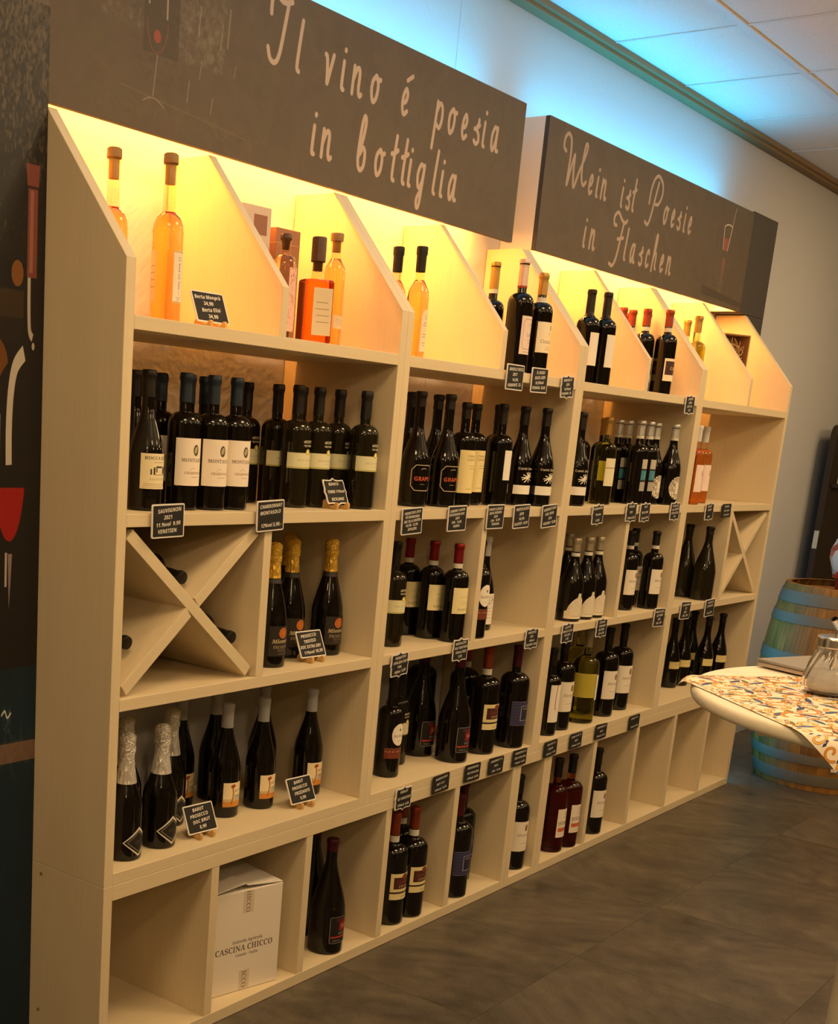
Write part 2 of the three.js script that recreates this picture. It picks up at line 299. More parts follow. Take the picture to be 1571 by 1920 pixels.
const muralTex = canvasTex(2048, 2048, (g, w, h) => {
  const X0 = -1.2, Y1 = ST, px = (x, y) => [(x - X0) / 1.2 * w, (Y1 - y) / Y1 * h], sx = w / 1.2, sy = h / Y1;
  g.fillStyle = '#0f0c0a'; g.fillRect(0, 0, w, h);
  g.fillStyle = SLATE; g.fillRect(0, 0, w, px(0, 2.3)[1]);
  for (let i = 0; i < 24000; i++) { const t = rnd(), y = 2.32 - 0.5 * t; g.globalAlpha = 0.5; g.fillStyle = rnd() < Math.max(0.02, 1.1 - t * 1.5) ? SLATE : '#15100b'; g.beginPath(); g.ellipse(rnd() * w, px(0, y)[1], 2 + rnd() * 7, 1.5 + rnd() * 5, rnd() * 3, 0, 7); g.fill(); } g.globalAlpha = 1;  // slate flecks thin out downward: glare near the sign LEDs painted into the print
  g.fillStyle = '#02202f'; g.fillRect(0, px(0, 1.12)[1], w, h); blotch(g, w / 2, px(0, 1.1)[1], w, 240, 900, '#0d100f'); blotch(g, w / 2, px(0, 0.5)[1], w, 700, 300, '#032c3f');
  // wooden shelf, apple and table line of the printed picture
  g.fillStyle = '#33230f'; g.fillRect(0, px(0, 1.752)[1], px(-0.055, 0)[0], 0.055 * sy); g.fillStyle = '#1a120b'; g.fillRect(0, px(0, 1.697)[1], px(-0.055, 0)[0], 0.05 * sy);
  g.fillStyle = '#7d4d1c'; g.beginPath(); g.ellipse(...px(-0.073, 1.785), 0.016 * sx, 0.026 * sy, 0, 0, 7); g.fill();
  g.fillStyle = '#6d3f10'; g.beginPath(); g.ellipse(...px(-0.14, 1.6), 0.045 * sx, 0.06 * sy, 0, 0, 7); g.fill();
  g.fillStyle = '#6e5648'; g.beginPath(); g.moveTo(0, px(0, 0.772)[1]); g.lineTo(w, px(0, 0.775)[1]); g.lineTo(w, px(0, 0.728)[1]); g.lineTo(0, px(0, 0.723)[1]); g.fill();
  blotch(g, w / 2, px(0, 0.75)[1], w, 50, 300, '#8a6d58');
  // bottle
  g.fillStyle = '#120b08'; g.beginPath(); g.moveTo(...px(-0.055, 1.79)); g.lineTo(...px(-0.055, 1.68)); g.bezierCurveTo(...px(-0.06, 1.6), ...px(-0.13, 1.62), ...px(-0.13, 1.5)); g.lineTo(...px(-0.13, 0.95)); g.lineTo(...px(0.05, 0.95)); g.lineTo(...px(0.05, 1.5)); g.bezierCurveTo(...px(0.05, 1.62), ...px(-0.01, 1.6), ...px(-0.015, 1.68)); g.lineTo(...px(-0.015, 1.79)); g.fill();
  g.fillStyle = '#7a3f34'; g.fillRect(...px(-0.048, 1.96), 0.026 * sx, 0.18 * sy); g.beginPath(); g.moveTo(...px(-0.055, 2.0)); g.lineTo(...px(-0.018, 2.0)); g.lineTo(...px(-0.021, 1.957)); g.lineTo(...px(-0.05, 1.957)); g.fill();
  g.fillStyle = '#97604f'; g.fillRect(...px(-0.042, 1.95), 0.009 * sx, 0.16 * sy);
  g.fillStyle = '#2b1712'; g.fillRect(...px(-0.05, 1.958), 0.028 * sx, 0.005 * sy);
  g.strokeStyle = '#b3aa9c'; g.lineCap = 'butt'; g.lineWidth = 0.0085 * sx; g.beginPath(); smooth([px(-0.042, 1.78), px(-0.041, 1.71), px(-0.038, 1.672), px(-0.03, 1.66)]).forEach((q, i) => i ? g.lineTo(...q) : g.moveTo(...q)); g.stroke();
  g.beginPath(); g.ellipse(...px(-0.028, 1.643), 0.004 * sx, 0.008 * sy, 0, 0, 7); g.fillStyle = '#b3aa9c'; g.fill();
  g.strokeStyle = '#c2b9ab'; g.lineWidth = 0.0165 * sx; g.beginPath(); smooth([px(-0.052, 1.628), px(-0.075, 1.598), px(-0.086, 1.545), px(-0.09, 1.47), px(-0.089, 1.395)]).forEach((q, i) => i ? g.lineTo(...q) : g.moveTo(...q)); g.stroke();
  g.fillStyle = '#8f9a94'; g.fillRect(...px(-0.125, 1.5), 0.012 * sx, 0.08 * sy);
  // glass of red wine
  g.fillStyle = '#9c0c08'; g.beginPath(); g.moveTo(...px(-0.125, 1.347)); g.lineTo(...px(-0.045, 1.347)); g.bezierCurveTo(...px(-0.052, 1.27), ...px(-0.068, 1.232), ...px(-0.085, 1.232)); g.bezierCurveTo(...px(-0.102, 1.232), ...px(-0.118, 1.27), ...px(-0.125, 1.347)); g.fill();
  g.fillStyle = '#b9a7a0'; g.fillRect(...px(-0.096, 1.208), 0.006 * sx, 0.075 * sy); g.fillStyle = '#8d7a80'; g.beginPath(); g.moveTo(...px(-0.088, 1.205)); g.lineTo(...px(-0.076, 1.205)); g.lineTo(...px(-0.083, 1.08)); g.fill();
  blotch(g, px(-0.085, 0)[0], px(0, 0.832)[1], 36, 50, 60, '#b5b8b4');
  g.strokeStyle = '#c9c9c0'; g.lineWidth = 5; g.beginPath(); smooth([px(-0.1, 0.842), px(-0.09, 0.852), px(-0.083, 0.836), px(-0.072, 0.846)]).forEach((q, i) => i ? g.lineTo(...q) : g.moveTo(...q)); g.stroke();
  for (let i = 0; i < 160; i++) { g.globalAlpha = rnd() * 0.5; g.fillStyle = '#8a8578'; g.fillRect(px(-0.3 + rnd() * 0.28, 0)[0], px(0, 1.8 + rnd() * 0.15)[1], 3, 3); } g.globalAlpha = 1;
});
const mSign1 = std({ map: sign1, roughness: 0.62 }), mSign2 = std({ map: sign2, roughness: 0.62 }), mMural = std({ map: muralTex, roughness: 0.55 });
const mSignDark = std({ color: '#3d3833', roughness: 0.65 });
{
  const m = thing('wall_mural', 'tall dark printed wall mural with bottle, wine glass and blue lower part', 'mural', null, [-0.6, 0, -M]);
  part(m, 'backing', box(-0.6, 0.6, 0.002, ST, -(D - M) + 0.001, -0.0012, 'y', 0), mBlackBack);
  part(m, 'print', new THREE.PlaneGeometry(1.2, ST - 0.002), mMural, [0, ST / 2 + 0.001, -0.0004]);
}
function sign(name, label, x0, x1, mat, ends) {
  const s = thing(name, label, 'sign', null, [(x0 + x1) / 2, SB, -M]), w = x1 - x0, h = ST - SB;
  part(s, 'front_board', box(-w / 2, w / 2, 0, h, -0.016, -0.0012, 'x', 0.0008), mBlackBack);
  part(s, 'print', new THREE.PlaneGeometry(w, h), mat, [0, h / 2, -0.0004]);
  part(s, 'top_board', box(-w / 2 + 0.017, w / 2 - 0.017, h - 0.04, h - 0.024, -(D - M) + 0.001, -0.0165, 'x'), mWhiteBoard);
  if (ends) part(s, 'end_board', box(-w / 2, -w / 2 + 0.016, 0, h, -(D - M) + 0.001, -0.0165), mWhiteBoard);
  if (ends) part(s, 'end_board', box(w / 2 - 0.016, w / 2, 0, h, -(D - M) + 0.001, -0.0165), mWhiteBoard);
  return s;
}
sign('italian_sign', 'dark slate sign lettered Il vino é poesia in bottiglia', B1[0] + 0.0002, B1[1], mSign1, false);
sign('german_sign', 'dark slate sign lettered Wein ist Poesie in Flaschen', B2[0], B2[1], mSign2, true);
{
  const s = thing('end_panel', 'narrow plain dark panel beside the German sign, above the last shelf', 'panel', null, [4.105, 0, -M]);
  part(s, 'board', box(-0.149, 0.149, 2.121, ST + 0.006, -(D - M) + 0.001, 0, 'y'), mSignDark);
  part(s, 'lower_board', box(-0.0395, 0.149, 0.002, 2.1205, -(D - M) + 0.001, 0, 'y'), mSignDark);
}
// LED strips: glowing tape and a light of the same length just off its face
function led(name, label, group, x0, x1, y, z, up, col, nits, glow) {
  const s = thing(name, label, 'light strip', group, [(x0 + x1) / 2, y, z]), w = x1 - x0, d = up ? 1 : -1;
  part(s, 'channel', box(-w / 2, w / 2, -0.006, 0.006, -0.009, 0.009, 'x', 0.001), mSteel);
  part(s, 'tape', box(-w / 2 + 0.005, w / 2 - 0.005, d > 0 ? 0.0062 : -0.0082, d > 0 ? 0.0082 : -0.0062, -0.006, 0.006, 'x', 0), std({ color: 0x000000, emissive: col, emissiveIntensity: glow }));
  const a = new THREE.RectAreaLight(col, nits, w - 0.02, 0.014);
  a.position.set(0, d * 0.0105, 0); a.rotation.x = d > 0 ? PI / 2 : -PI / 2; a.name = 'strip_light'; s.add(a);
}
led('warm_led_strip', 'warm yellow light strip hidden behind the Italian sign', 'warm strips', 0.03, 1.885, 2.2, -0.318, false, LEDWARM, LEDWARM_NITS, 20);
led('warm_led_strip', 'warm yellow light strip hidden behind the German sign', 'warm strips', 2.12, 3.93, 2.2, -0.318, false, LEDWARM, LEDWARM_NITS, 20);
led('blue_led_strip', 'blue light strip on top of the Italian sign', 'blue strips', 0.03, 1.885, 2.513, -0.282, true, LEDBLUE, LEDBLUE_NITS, 8);
led('blue_led_strip', 'blue light strip on top of the German sign', 'blue strips', 2.12, 3.88, 2.513, -0.282, true, LEDBLUE, LEDBLUE_NITS, 8);
{
  const s = thing('blue_led_strip', 'upright blue light strip behind the end of the last shelf', 'light strip', null, [4.0704, 0.62, -0.05]);
  part(s, 'channel', box(-0.006, 0.006, -0.6, 0.6, -0.009, 0.009, 'y', 0.001), mSteel);
  part(s, 'tape', box(0.0062, 0.0082, -0.595, 0.595, -0.006, 0.006, 'y', 0), std({ color: 0x000000, emissive: LEDBLUE, emissiveIntensity: 6 }));
  const a = new THREE.RectAreaLight(LEDBLUE, 38, 0.014, 1.18); a.position.set(0.0105, 0, 0); a.rotation.y = -PI / 2; a.name = 'strip_light'; s.add(a);
}

// ---------------------------------------------------------------- shelf units
const UNIT = ['first shelf unit, beside the mural', 'second shelf unit from the mural', 'third shelf unit from the mural', 'last shelf unit, beside the barrel'];
function sidePanelGeo(x0, x1, y0) {
  const s = new THREE.Shape();
  s.moveTo(-0.001, y0); s.lineTo(-0.001, BEND); s.lineTo(-0.252, TOP); s.lineTo(-D + 0.002, TOP); s.lineTo(-D + 0.002, y0); s.closePath();
  const b = 0.001, g = new THREE.ExtrudeGeometry(s, { depth: x1 - x0 - 2 * b, bevelEnabled: true, bevelThickness: b, bevelSize: b, bevelOffset: -b, bevelSegments: 1 });
  g.rotateY(-PI / 2);                      // shape x -> world z, depth -> -x
  g.translate(x1 - b, 0, 0);
  const p = g.attributes.position; for (let i = 0; i < p.count; i++) p.setZ(i, p.getZ(i));
  return boxUV(g, 'y', x0, 0);
}
const UP0 = BASE_H + 0.0004;
for (let i = 0; i < 4; i++) {
  const x0 = i * W + 0.0004, x1 = (i + 1) * W - 0.0004, a = x0 + T, b = x1 - T, mid = (a + b) / 2;
  const u = thing('wine_shelf_unit', ['tall pale wood shelf unit next to the mural, with one cross compartment', 'second pale wood shelf unit from the mural, under the Italian sign', 'third pale wood shelf unit from the mural, under the German sign', 'last pale wood shelf unit beside the barrel, with a small cross compartment'][i], 'shelf', 'pale wood wine shelf units', [0, 0, 0]);
  u.position.set(x0, UP0, 0);
  const add = (n, g, lab) => { g.translate(-x0, -UP0, 0); const m = part(u, n, g, mWood); if (lab) m.userData.label = lab; return m; };
  add('side_panel', sidePanelGeo(x0, a, UP0)); add('side_panel', sidePanelGeo(b, x1, UP0));
  for (const r of ['r1', 'r2', 'r3', 'r4']) add('shelf_board', box(a, b, r === 'r4' ? UP0 : SHELF[r] - T, SHELF[r], r === 'r1' ? -D + 0.046 : -D + 0.002, -0.001, 'x'));
  { // sloped divider of the top row
    const s = new THREE.Shape(); s.moveTo(-0.001, SHELF.r1); s.lineTo(-0.001, BEND); s.lineTo(-0.252, TOP); s.lineTo(-D + 0.002, TOP); s.lineTo(-D + 0.002, SHELF.r1); s.closePath();
    const bb = 0.001, g = new THREE.ExtrudeGeometry(s, { depth: T - 0.004 - 2 * bb, bevelEnabled: true, bevelThickness: bb, bevelSize: bb, bevelOffset: -bb, bevelSegments: 1 });
    g.rotateY(-PI / 2); g.translate(mid + T / 2 - 0.002 - bb, 0, 0);
    add('sloped_divider', boxUV(g, 'y', mid, 0));
  }
  const dx = [0.503, 1.527, 2.546, 3.574][i];
  add('divider', box(dx - T / 2, dx + T / 2, SHELF.r3, SHELF.r2 - T, -D + 0.002, -0.001, 'y'));
  if (i === 0 || i === 3) { // crossed boards for lying bottles
    const c0 = i ? dx + T / 2 : a, c1 = i ? b : dx - T / 2, y0 = SHELF.r3, y1 = SHELF.r2 - T, t = i ? 0.022 : 0.028;
    const cx = (c0 + c1) / 2, cy = (y0 + y1) / 2, L = Math.hypot(c1 - c0, y1 - y0), an = Math.atan2(y1 - y0, c1 - c0), cut = t * 0.9;
    const mk = (len, ox, ang) => {
      const g = new RoundedBoxGeometry(len, t, D - 0.02, 1, 0.001); const q = boxUV(g, 'x', ox, 0);
      q.translate(ox, 0, 0); q.rotateZ(ang); q.translate(cx, cy, -D / 2); return q;
    };
    const full = L - cut * 2.0;
    add('cross_board', mk(full, 0, -an));
    const half = (full - t * 1.15) / 2;
    add('cross_board', mk(half, (t * 1.15 + half) / 2, an)); add('cross_board', mk(half, -(t * 1.15 + half) / 2, an));
  }
}
// base units: five compartments, a narrow filler, five compartments
const BASES = [[0, 1.923, 5, 'long low base unit beside the mural, five open compartments'], [1.923, 2.149, 1, 'narrow low base unit with one compartment between the two long ones'], [2.149, 4.064, 5, 'long low base unit beside the barrel, five open compartments']];
for (const [p0, p1, n, lab] of BASES) {
  const x0 = p0 + 0.0004, x1 = p1 - 0.0004, u = thing('base_shelf_unit', lab, 'shelf', null, [x0, 0.001, 0]);
  const add = (nm, g) => { g.translate(-x0, -0.001, 0); return part(u, nm, g, mWood); };
  add('side_panel', box(x0, x0 + T, 0.001, BASE_H, -D + 0.002, -0.0005)); add('side_panel', box(x1 - T, x1, 0.001, BASE_H, -D + 0.002, -0.0005));
  add('top_board', box(x0 + T, x1 - T, BASE_H - 0.037, BASE_H, -D + 0.002, -0.0005, 'x'));
  add('bottom_board', box(x0 + T, x1 - T, 0.001, SHELF.r5, -D + 0.002, -0.0005, 'x'));
  if (!p0) for (const [y, z] of [[0.452, -0.215], [0.1, -0.215]]) { const g = new THREE.CylinderGeometry(0.0045, 0.0045, 0.001, 16); g.rotateZ(PI / 2); g.translate(-0.0004, y - 0.001, z); part(u, 'screw_cap', g, mTrim); }
  for (let k = 1; k < n; k++) { const x = x0 + (x1 - x0) * k / n; add('divider', box(x - T / 2, x + T / 2, SHELF.r5, BASE_H - 0.037, -D + 0.002, -0.0015)); }
}

// ---------------------------------------------------------------- label prints: one sheet of small drawings
const CELL = 256, LAB = {};
const labelList = [];
function lab(name, draw) { LAB[name] = labelList.length; labelList.push(draw); }
const txt = (g, s, x, y, size, col, font = 'serif', w = '') => { g.fillStyle = col; g.font = `${w} ${size}px ${font}`; g.textAlign = 'center'; g.textBaseline = 'middle'; g.fillText(s, x, y); };
const bg = (g, c) => { g.fillStyle = c; g.fillRect(0, 0, CELL, CELL); };
const lines = (g, x, y, n, w, dy, col) => { g.strokeStyle = col; g.lineWidth = 2.5; for (let i = 0; i < n; i++) { g.beginPath(); g.moveTo(x - w * (0.35 + rnd() * 0.15), y + i * dy); g.lineTo(x + w * (0.35 + rnd() * 0.15), y + i * dy); g.stroke(); } };
lab('elisi', (g) => { bg(g, '#e6dcc4'); g.strokeStyle = '#8f8468'; g.lineWidth = 3; g.strokeRect(8, 8, 240, 240); lines(g, 128, 34, 2, 90, 12, '#8a7f66'); txt(g, 'E', 128, 82, 52, '#4a4230', 'serif', 'bold'); txt(g, 'LI', 128, 124, 34, '#4a4230', 'serif', 'bold'); txt(g, 'S', 128, 168, 52, '#4a4230', 'serif', 'bold'); txt(g, 'I', 128, 204, 30, '#4a4230', 'serif', 'bold'); lines(g, 128, 228, 2, 120, 10, '#8a7f66'); });
lab('plain', (g) => { bg(g, '#ece6da'); });
lab('pinktree', (g) => { bg(g, '#e9b9a6'); for (let i = 0; i < 70; i++) { g.strokeStyle = ['#a04a38', '#d4826a', '#f4dccb', '#7c3226'][i % 4]; g.lineWidth = 3 + rnd() * 6; g.beginPath(); const x = rnd() * 256, y = rnd() * 256; g.moveTo(x, y); g.lineTo(x + (rnd() - 0.5) * 60, y + (rnd() - 0.5) * 60); g.stroke(); } });
lab('small', (g) => { bg(g, '#dcc9a4'); lines(g, 128, 80, 4, 190, 34, '#6d5a3a'); });
lab('grappa', (g) => { bg(g, '#ead6ba'); txt(g, 'R', 128, 50, 40, '#3c3226'); lines(g, 128, 84, 2, 170, 14, '#6b5b45'); lines(g, 128, 150, 2, 170, 16, '#6b5b45'); lines(g, 128, 200, 2, 150, 14, '#6b5b45'); });
lab('barolo', (g) => { bg(g, '#e3cdbf'); g.strokeStyle = '#a08b74'; g.lineWidth = 4; g.beginPath(); g.roundRect(34, 26, 190, 190, 30); g.stroke(); g.strokeStyle = '#b07a5a'; g.beginPath(); g.moveTo(110, 70); g.quadraticCurveTo(130, 40, 160, 66); g.stroke(); txt(g, 'IL SANTO', 150, 124, 30, '#5a4636', 'sans-serif'); lines(g, 150, 158, 2, 90, 16, '#8a7660'); g.fillStyle = '#a4482f'; g.fillRect(188, 228, 16, 18); lines(g, 110, 236, 1, 140, 8, '#8a7660'); });
lab('grigio', (g) => { bg(g, '#efdfbe'); g.fillStyle = '#b7a98e'; g.beginPath(); g.arc(150, 50, 22, 0, 7); g.fill(); txt(g, 'Cusumano', 140, 160, 40, '#5d4a2e', 'serif', 'italic'); lines(g, 150, 206, 2, 130, 18, '#8f7c5c'); lines(g, 150, 96, 1, 80, 8, '#9a8868'); });
lab('white', (g) => { bg(g, '#e8dfcd'); });
lab('corvo', (g) => { bg(g, '#e8d8b6'); g.fillStyle = '#3a1f16'; g.fillRect(22, 34, 212, 150); txt(g, 'Corvo', 150, 110, 50, '#d9c79c', 'serif', 'italic'); g.fillStyle = '#e8d8b6'; g.fillRect(0, 196, 256, 60); });
lab('rocca', (g) => { bg(g, '#e9dcb6'); txt(g, 'ROCCA BERNA', 140, 36, 30, '#54462c', 'serif', 'bold'); lines(g, 128, 66, 1, 110, 8, '#8b7b58'); g.fillStyle = '#3a3022'; for (const [x, y, w, h] of [[66, 112, 10, 40], [86, 100, 12, 52], [104, 92, 50, 12], [104, 104, 8, 30], [160, 96, 26, 50], [190, 110, 14, 40]]) g.fillRect(x, y, w, h); lines(g, 140, 152, 1, 120, 8, '#3a3022'); txt(g, 'SAUVIGNON', 128, 184, 22, '#a5926a'); lines(g, 100, 216, 3, 200, 12, '#8d7748'); g.fillStyle = '#b5452d'; g.fillRect(186, 208, 24, 26); });
lab('monta', (g) => { bg(g, '#efe2d0'); g.fillStyle = '#4c4530'; g.beginPath(); g.ellipse(128, 66, 19, 29, 0, 0, 7); g.fill(); g.fillStyle = '#b3a77e'; g.beginPath(); g.ellipse(128, 64, 11, 19, 0.3, 0, 7); g.fill(); txt(g, 'MONTASOLO', 128, 118, 26, '#6b5a48', 'serif', 'bold'); txt(g, 'CHARDONNAY', 128, 184, 18, '#a06a52', 'serif', 'bold'); g.strokeStyle = '#b59a86'; g.lineWidth = 2; g.beginPath(); g.moveTo(92, 172); g.quadraticCurveTo(112, 148, 128, 170); g.stroke(); lines(g, 128, 206, 1, 70, 8, '#a48c76'); });
lab('mpband', (g) => { bg(g, '#dcd7ae'); g.fillStyle = '#b9b46f'; g.fillRect(0, 226, 256, 30); g.fillStyle = '#cfc99a'; g.fillRect(0, 0, 256, 14); txt(g, 'BIANCO', 140, 120, 40, '#b3ac80'); lines(g, 128, 176, 1, 60, 8, '#a19a6c'); });
lab('mptext', (g) => { g.clearRect(0, 0, 256, 256); txt(g, 'MONTI', 128, 70, 84, '#d9cfae', 'serif', 'bold'); txt(g, 'PIETROSI', 128, 158, 58, '#d9cfae', 'serif', 'bold'); });
lab('dot', (g) => { g.clearRect(0, 0, 256, 256); g.fillStyle = '#cdbd3c'; g.beginPath(); g.arc(128, 128, 120, 0, 7); g.fill(); g.fillStyle = '#f0ead0'; g.beginPath(); g.arc(128, 128, 60, 0, 7); g.fill(); });
lab('grap', (g) => { g.clearRect(0, 0, 256, 256); g.strokeStyle = '#b9a98c'; g.lineWidth = 7; g.beginPath(); [[50, 8], [206, 8], [246, 54], [246, 202], [206, 248], [50, 248], [10, 202], [10, 54]].forEach((p, i) => i ? g.lineTo(...p) : g.moveTo(...p)); g.closePath(); g.stroke(); txt(g, 'GRAPO', 128, 136, 54, '#c2502a', 'sans-serif', 'bold'); g.strokeStyle = '#b9a98c'; g.lineWidth = 5; g.beginPath(); g.moveTo(100, 48); g.quadraticCurveTo(128, 30, 156, 44); g.stroke(); lines(g, 128, 188, 1, 60, 10, '#b9a98c'); });
lab('cream', (g) => { bg(g, '#ead79a'); g.strokeStyle = '#b09c66'; g.lineWidth = 4; g.strokeRect(80, 36, 90, 26); g.strokeRect(100, 42, 50, 14); lines(g, 150, 96, 2, 120, 14, '#a08c58'); for (let i = 0; i < 5; i++) { g.fillStyle = '#8c7748'; g.fillRect(176, 130 + i * 20, 10, 8); } lines(g, 130, 228, 1, 100, 8, '#a08c58'); });
lab('greyl', (g) => { bg(g, '#d8ccb0'); lines(g, 128, 60, 2, 120, 18, '#9c8e70'); lines(g, 128, 150, 3, 120, 18, '#9c8e70'); });
lab('conti', (g) => { g.clearRect(0, 0, 256, 256); txt(g, 'Conti Zecca', 128, 40, 42, '#e6dcc6', 'sans-serif'); g.strokeStyle = '#efe6d2'; g.lineWidth = 10; for (const [a, b, c, d] of [[70, 190, 190, 90], [80, 120, 196, 200], [120, 90, 150, 220], [60, 160, 210, 150], [96, 220, 180, 96], [150, 80, 110, 210], [200, 120, 90, 180]]) { g.beginPath(); g.moveTo(a, b); g.quadraticCurveTo((a + c) / 2 + 14, (b + d) / 2 - 10, c, d); g.stroke(); } });
lab('lined', (g) => { bg(g, '#e6dcb9'); g.strokeStyle = '#6d6446'; g.lineWidth = 6; g.beginPath(); g.moveTo(0, 92); g.lineTo(256, 88); g.stroke(); lines(g, 160, 26, 3, 120, 16, '#a09470'); lines(g, 140, 232, 1, 130, 8, '#a09470'); });
lab('blue', (g) => { bg(g, '#171209'); g.fillStyle = '#b9b2a2'; g.fillRect(0, 0, 256, 78); g.fillStyle = '#3f7f92'; g.fillRect(0, 90, 256, 76); g.fillStyle = '#a8a196'; g.fillRect(0, 180, 256, 76); txt(g, 'G', 140, 128, 60, '#9fc4cc', 'serif', 'italic'); });
lab('silver', (g) => { bg(g, '#b7aa94'); for (let i = 0; i < 240; i++) { g.fillStyle = ['#8b8069', '#d8cdb8', '#a3977e', '#efe8d8'][i % 4]; g.beginPath(); g.arc(rnd() * 256, rnd() * 256, 3 + rnd() * 9, 0, 7); g.fill(); } g.strokeStyle = '#efe8d8'; g.lineWidth = 10; g.strokeRect(6, 6, 244, 244); g.fillStyle = '#e4dac6'; g.fillRect(96, 70, 64, 120); });
lab('swirl', (g) => { bg(g, '#f0d9cd'); g.strokeStyle = '#4f3c38'; g.lineWidth = 10; g.beginPath(); g.moveTo(140, 96); g.quadraticCurveTo(190, 96, 150, 132); g.quadraticCurveTo(196, 140, 150, 168); g.stroke(); g.fillStyle = '#d8b0a6'; g.beginPath(); g.arc(120, 84, 30, 0, 7); g.fill(); });
lab('pros', (g) => { bg(g, '#221a10'); g.fillStyle = '#c06a1c'; g.beginPath(); g.arc(128, 62, 44, 0, 7); g.fill(); g.strokeStyle = '#8a4812'; g.lineWidth = 4; g.beginPath(); g.arc(128, 62, 28, 0, 7); g.stroke(); txt(g, 'Mionetto', 128, 128, 44, '#c9b58c', 'serif', 'italic bold'); txt(g, 'PROSECCO', 128, 176, 34, '#b09c78'); txt(g, 'TREVISO', 128, 206, 24, '#8d7c5e'); lines(g, 128, 232, 1, 120, 8, '#8d7c5e'); });
lab('merlot', (g) => { bg(g, '#eddfa9'); txt(g, '✝', 128, 52, 40, '#8c7c50'); lines(g, 128, 92, 1, 150, 8, '#a9965f'); lines(g, 128, 134, 3, 130, 14, '#b8a66e'); txt(g, 'BARDOLINO', 140, 210, 30, '#8f7a44'); });
lab('oval', (g) => { bg(g, '#efe7d6'); g.fillStyle = '#5a4a34'; g.beginPath(); g.arc(140, 76, 16, 0, 7); g.fill(); txt(g, 'Bardolino', 132, 140, 44, '#5a4a34', 'serif', 'italic'); lines(g, 128, 200, 1, 90, 8, '#c9a24c'); });
lab('redband', (g) => { bg(g, '#6e2a18'); g.fillStyle = '#c9a24c'; g.fillRect(0, 0, 256, 8); txt(g, 'MERLOT', 128, 84, 60, '#b98a60'); lines(g, 128, 150, 4, 220, 24, '#a8672c'); });
lab('white2', (g) => { bg(g, '#e9e2d4'); g.fillStyle = '#8e867a'; for (let i = 0; i < 14; i++) g.fillRect(70 + rnd() * 110, 20 + rnd() * 60, 10, 14); lines(g, 128, 120, 4, 150, 26, '#978e80'); });
lab('castle', (g) => { bg(g, '#dcd0b8'); for (let i = 0; i < 300; i++) { g.fillStyle = i % 2 ? '#b3a78e' : '#ece4d2'; g.fillRect(rnd() * 256, rnd() * 256, 4, 4); } lines(g, 128, 224, 1, 180, 8, '#7c705a'); });
lab('monc', (g) => { bg(g, '#e9decb'); g.fillStyle = '#6f4526'; g.beginPath(); g.ellipse(128, 58, 17, 27, 0, 0, 7); g.fill(); g.fillStyle = '#a87a4c'; g.beginPath(); g.ellipse(128, 56, 9, 16, 0, 0, 7); g.fill(); txt(g, 'Montasolo', 128, 116, 34, '#7d6c58', 'serif', 'italic'); lines(g, 128, 186, 1, 130, 8, '#8d7c66'); });
lab('diamond', (g) => { bg(g, '#d8d0bf'); g.fillStyle = '#17130c'; g.beginPath(); g.moveTo(128, 30); g.lineTo(240, 128); g.lineTo(128, 234); g.lineTo(16, 128); g.fill(); g.strokeStyle = '#8e8470'; g.lineWidth = 5; g.beginPath(); g.moveTo(128, 44); g.lineTo(216, 128); g.lineTo(128, 212); g.lineTo(40, 128); g.closePath(); g.stroke(); lines(g, 128, 120, 2, 90, 18, '#6d6350'); });
lab('screw', (g) => { bg(g, '#ead9ae'); g.fillStyle = '#c9b78c'; g.fillRect(0, 170, 256, 86); g.fillStyle = '#b9b2a0'; g.fillRect(120, 130, 136, 50); g.fillStyle = '#d08a34'; g.fillRect(0, 196, 256, 60); g.strokeStyle = '#b0632a'; g.lineWidth = 14; g.lineCap = 'round'; g.beginPath(); g.moveTo(96, 60); g.quadraticCurveTo(120, 120, 86, 220); g.stroke(); g.fillStyle = '#9c4a22'; g.beginPath(); g.ellipse(102, 40, 26, 18, -0.3, 0, 7); g.fill(); txt(g, 'ROCCO', 186, 92, 40, '#6b5a3c', 'sans-serif'); g.fillStyle = '#8a9a5a'; g.fillRect(150, 140, 20, 16); });
lab('lamb', (g) => { bg(g, '#120b08'); g.strokeStyle = '#9c8f82'; g.lineWidth = 4; g.beginPath(); g.roundRect(8, 8, 240, 240, 14); g.stroke(); g.fillStyle = '#8c1712'; g.fillRect(92, 56, 140, 82); txt(g, 'Lambrusco', 150, 34, 34, '#b33a2c', 'serif', 'italic'); txt(g, 'Rosso', 164, 96, 40, '#d8a894', 'serif', 'italic'); txt(g, 'MODENA', 150, 162, 28, '#b5a698'); g.fillStyle = '#b3382a'; g.fillRect(16, 186, 224, 14); txt(g, '1500 ml', 70, 226, 22, '#a89a8c', 'sans-serif'); });
lab('gold', (g) => { bg(g, '#e4d49c'); g.fillStyle = '#4a1a12'; g.fillRect(34, 40, 190, 110); g.fillStyle = '#7a3a1e'; g.beginPath(); g.ellipse(140, 34, 34, 26, 0, 0, 7); g.fill(); txt(g, 'Grande', 130, 84, 40, '#8f4630', 'serif', 'italic'); txt(g, 'Corvina', 136, 124, 32, '#d8c290', 'serif', 'italic'); g.fillStyle = '#23110b'; g.fillRect(0, 178, 256, 16); txt(g, 'VERONA', 150, 226, 24, '#8b7544'); });
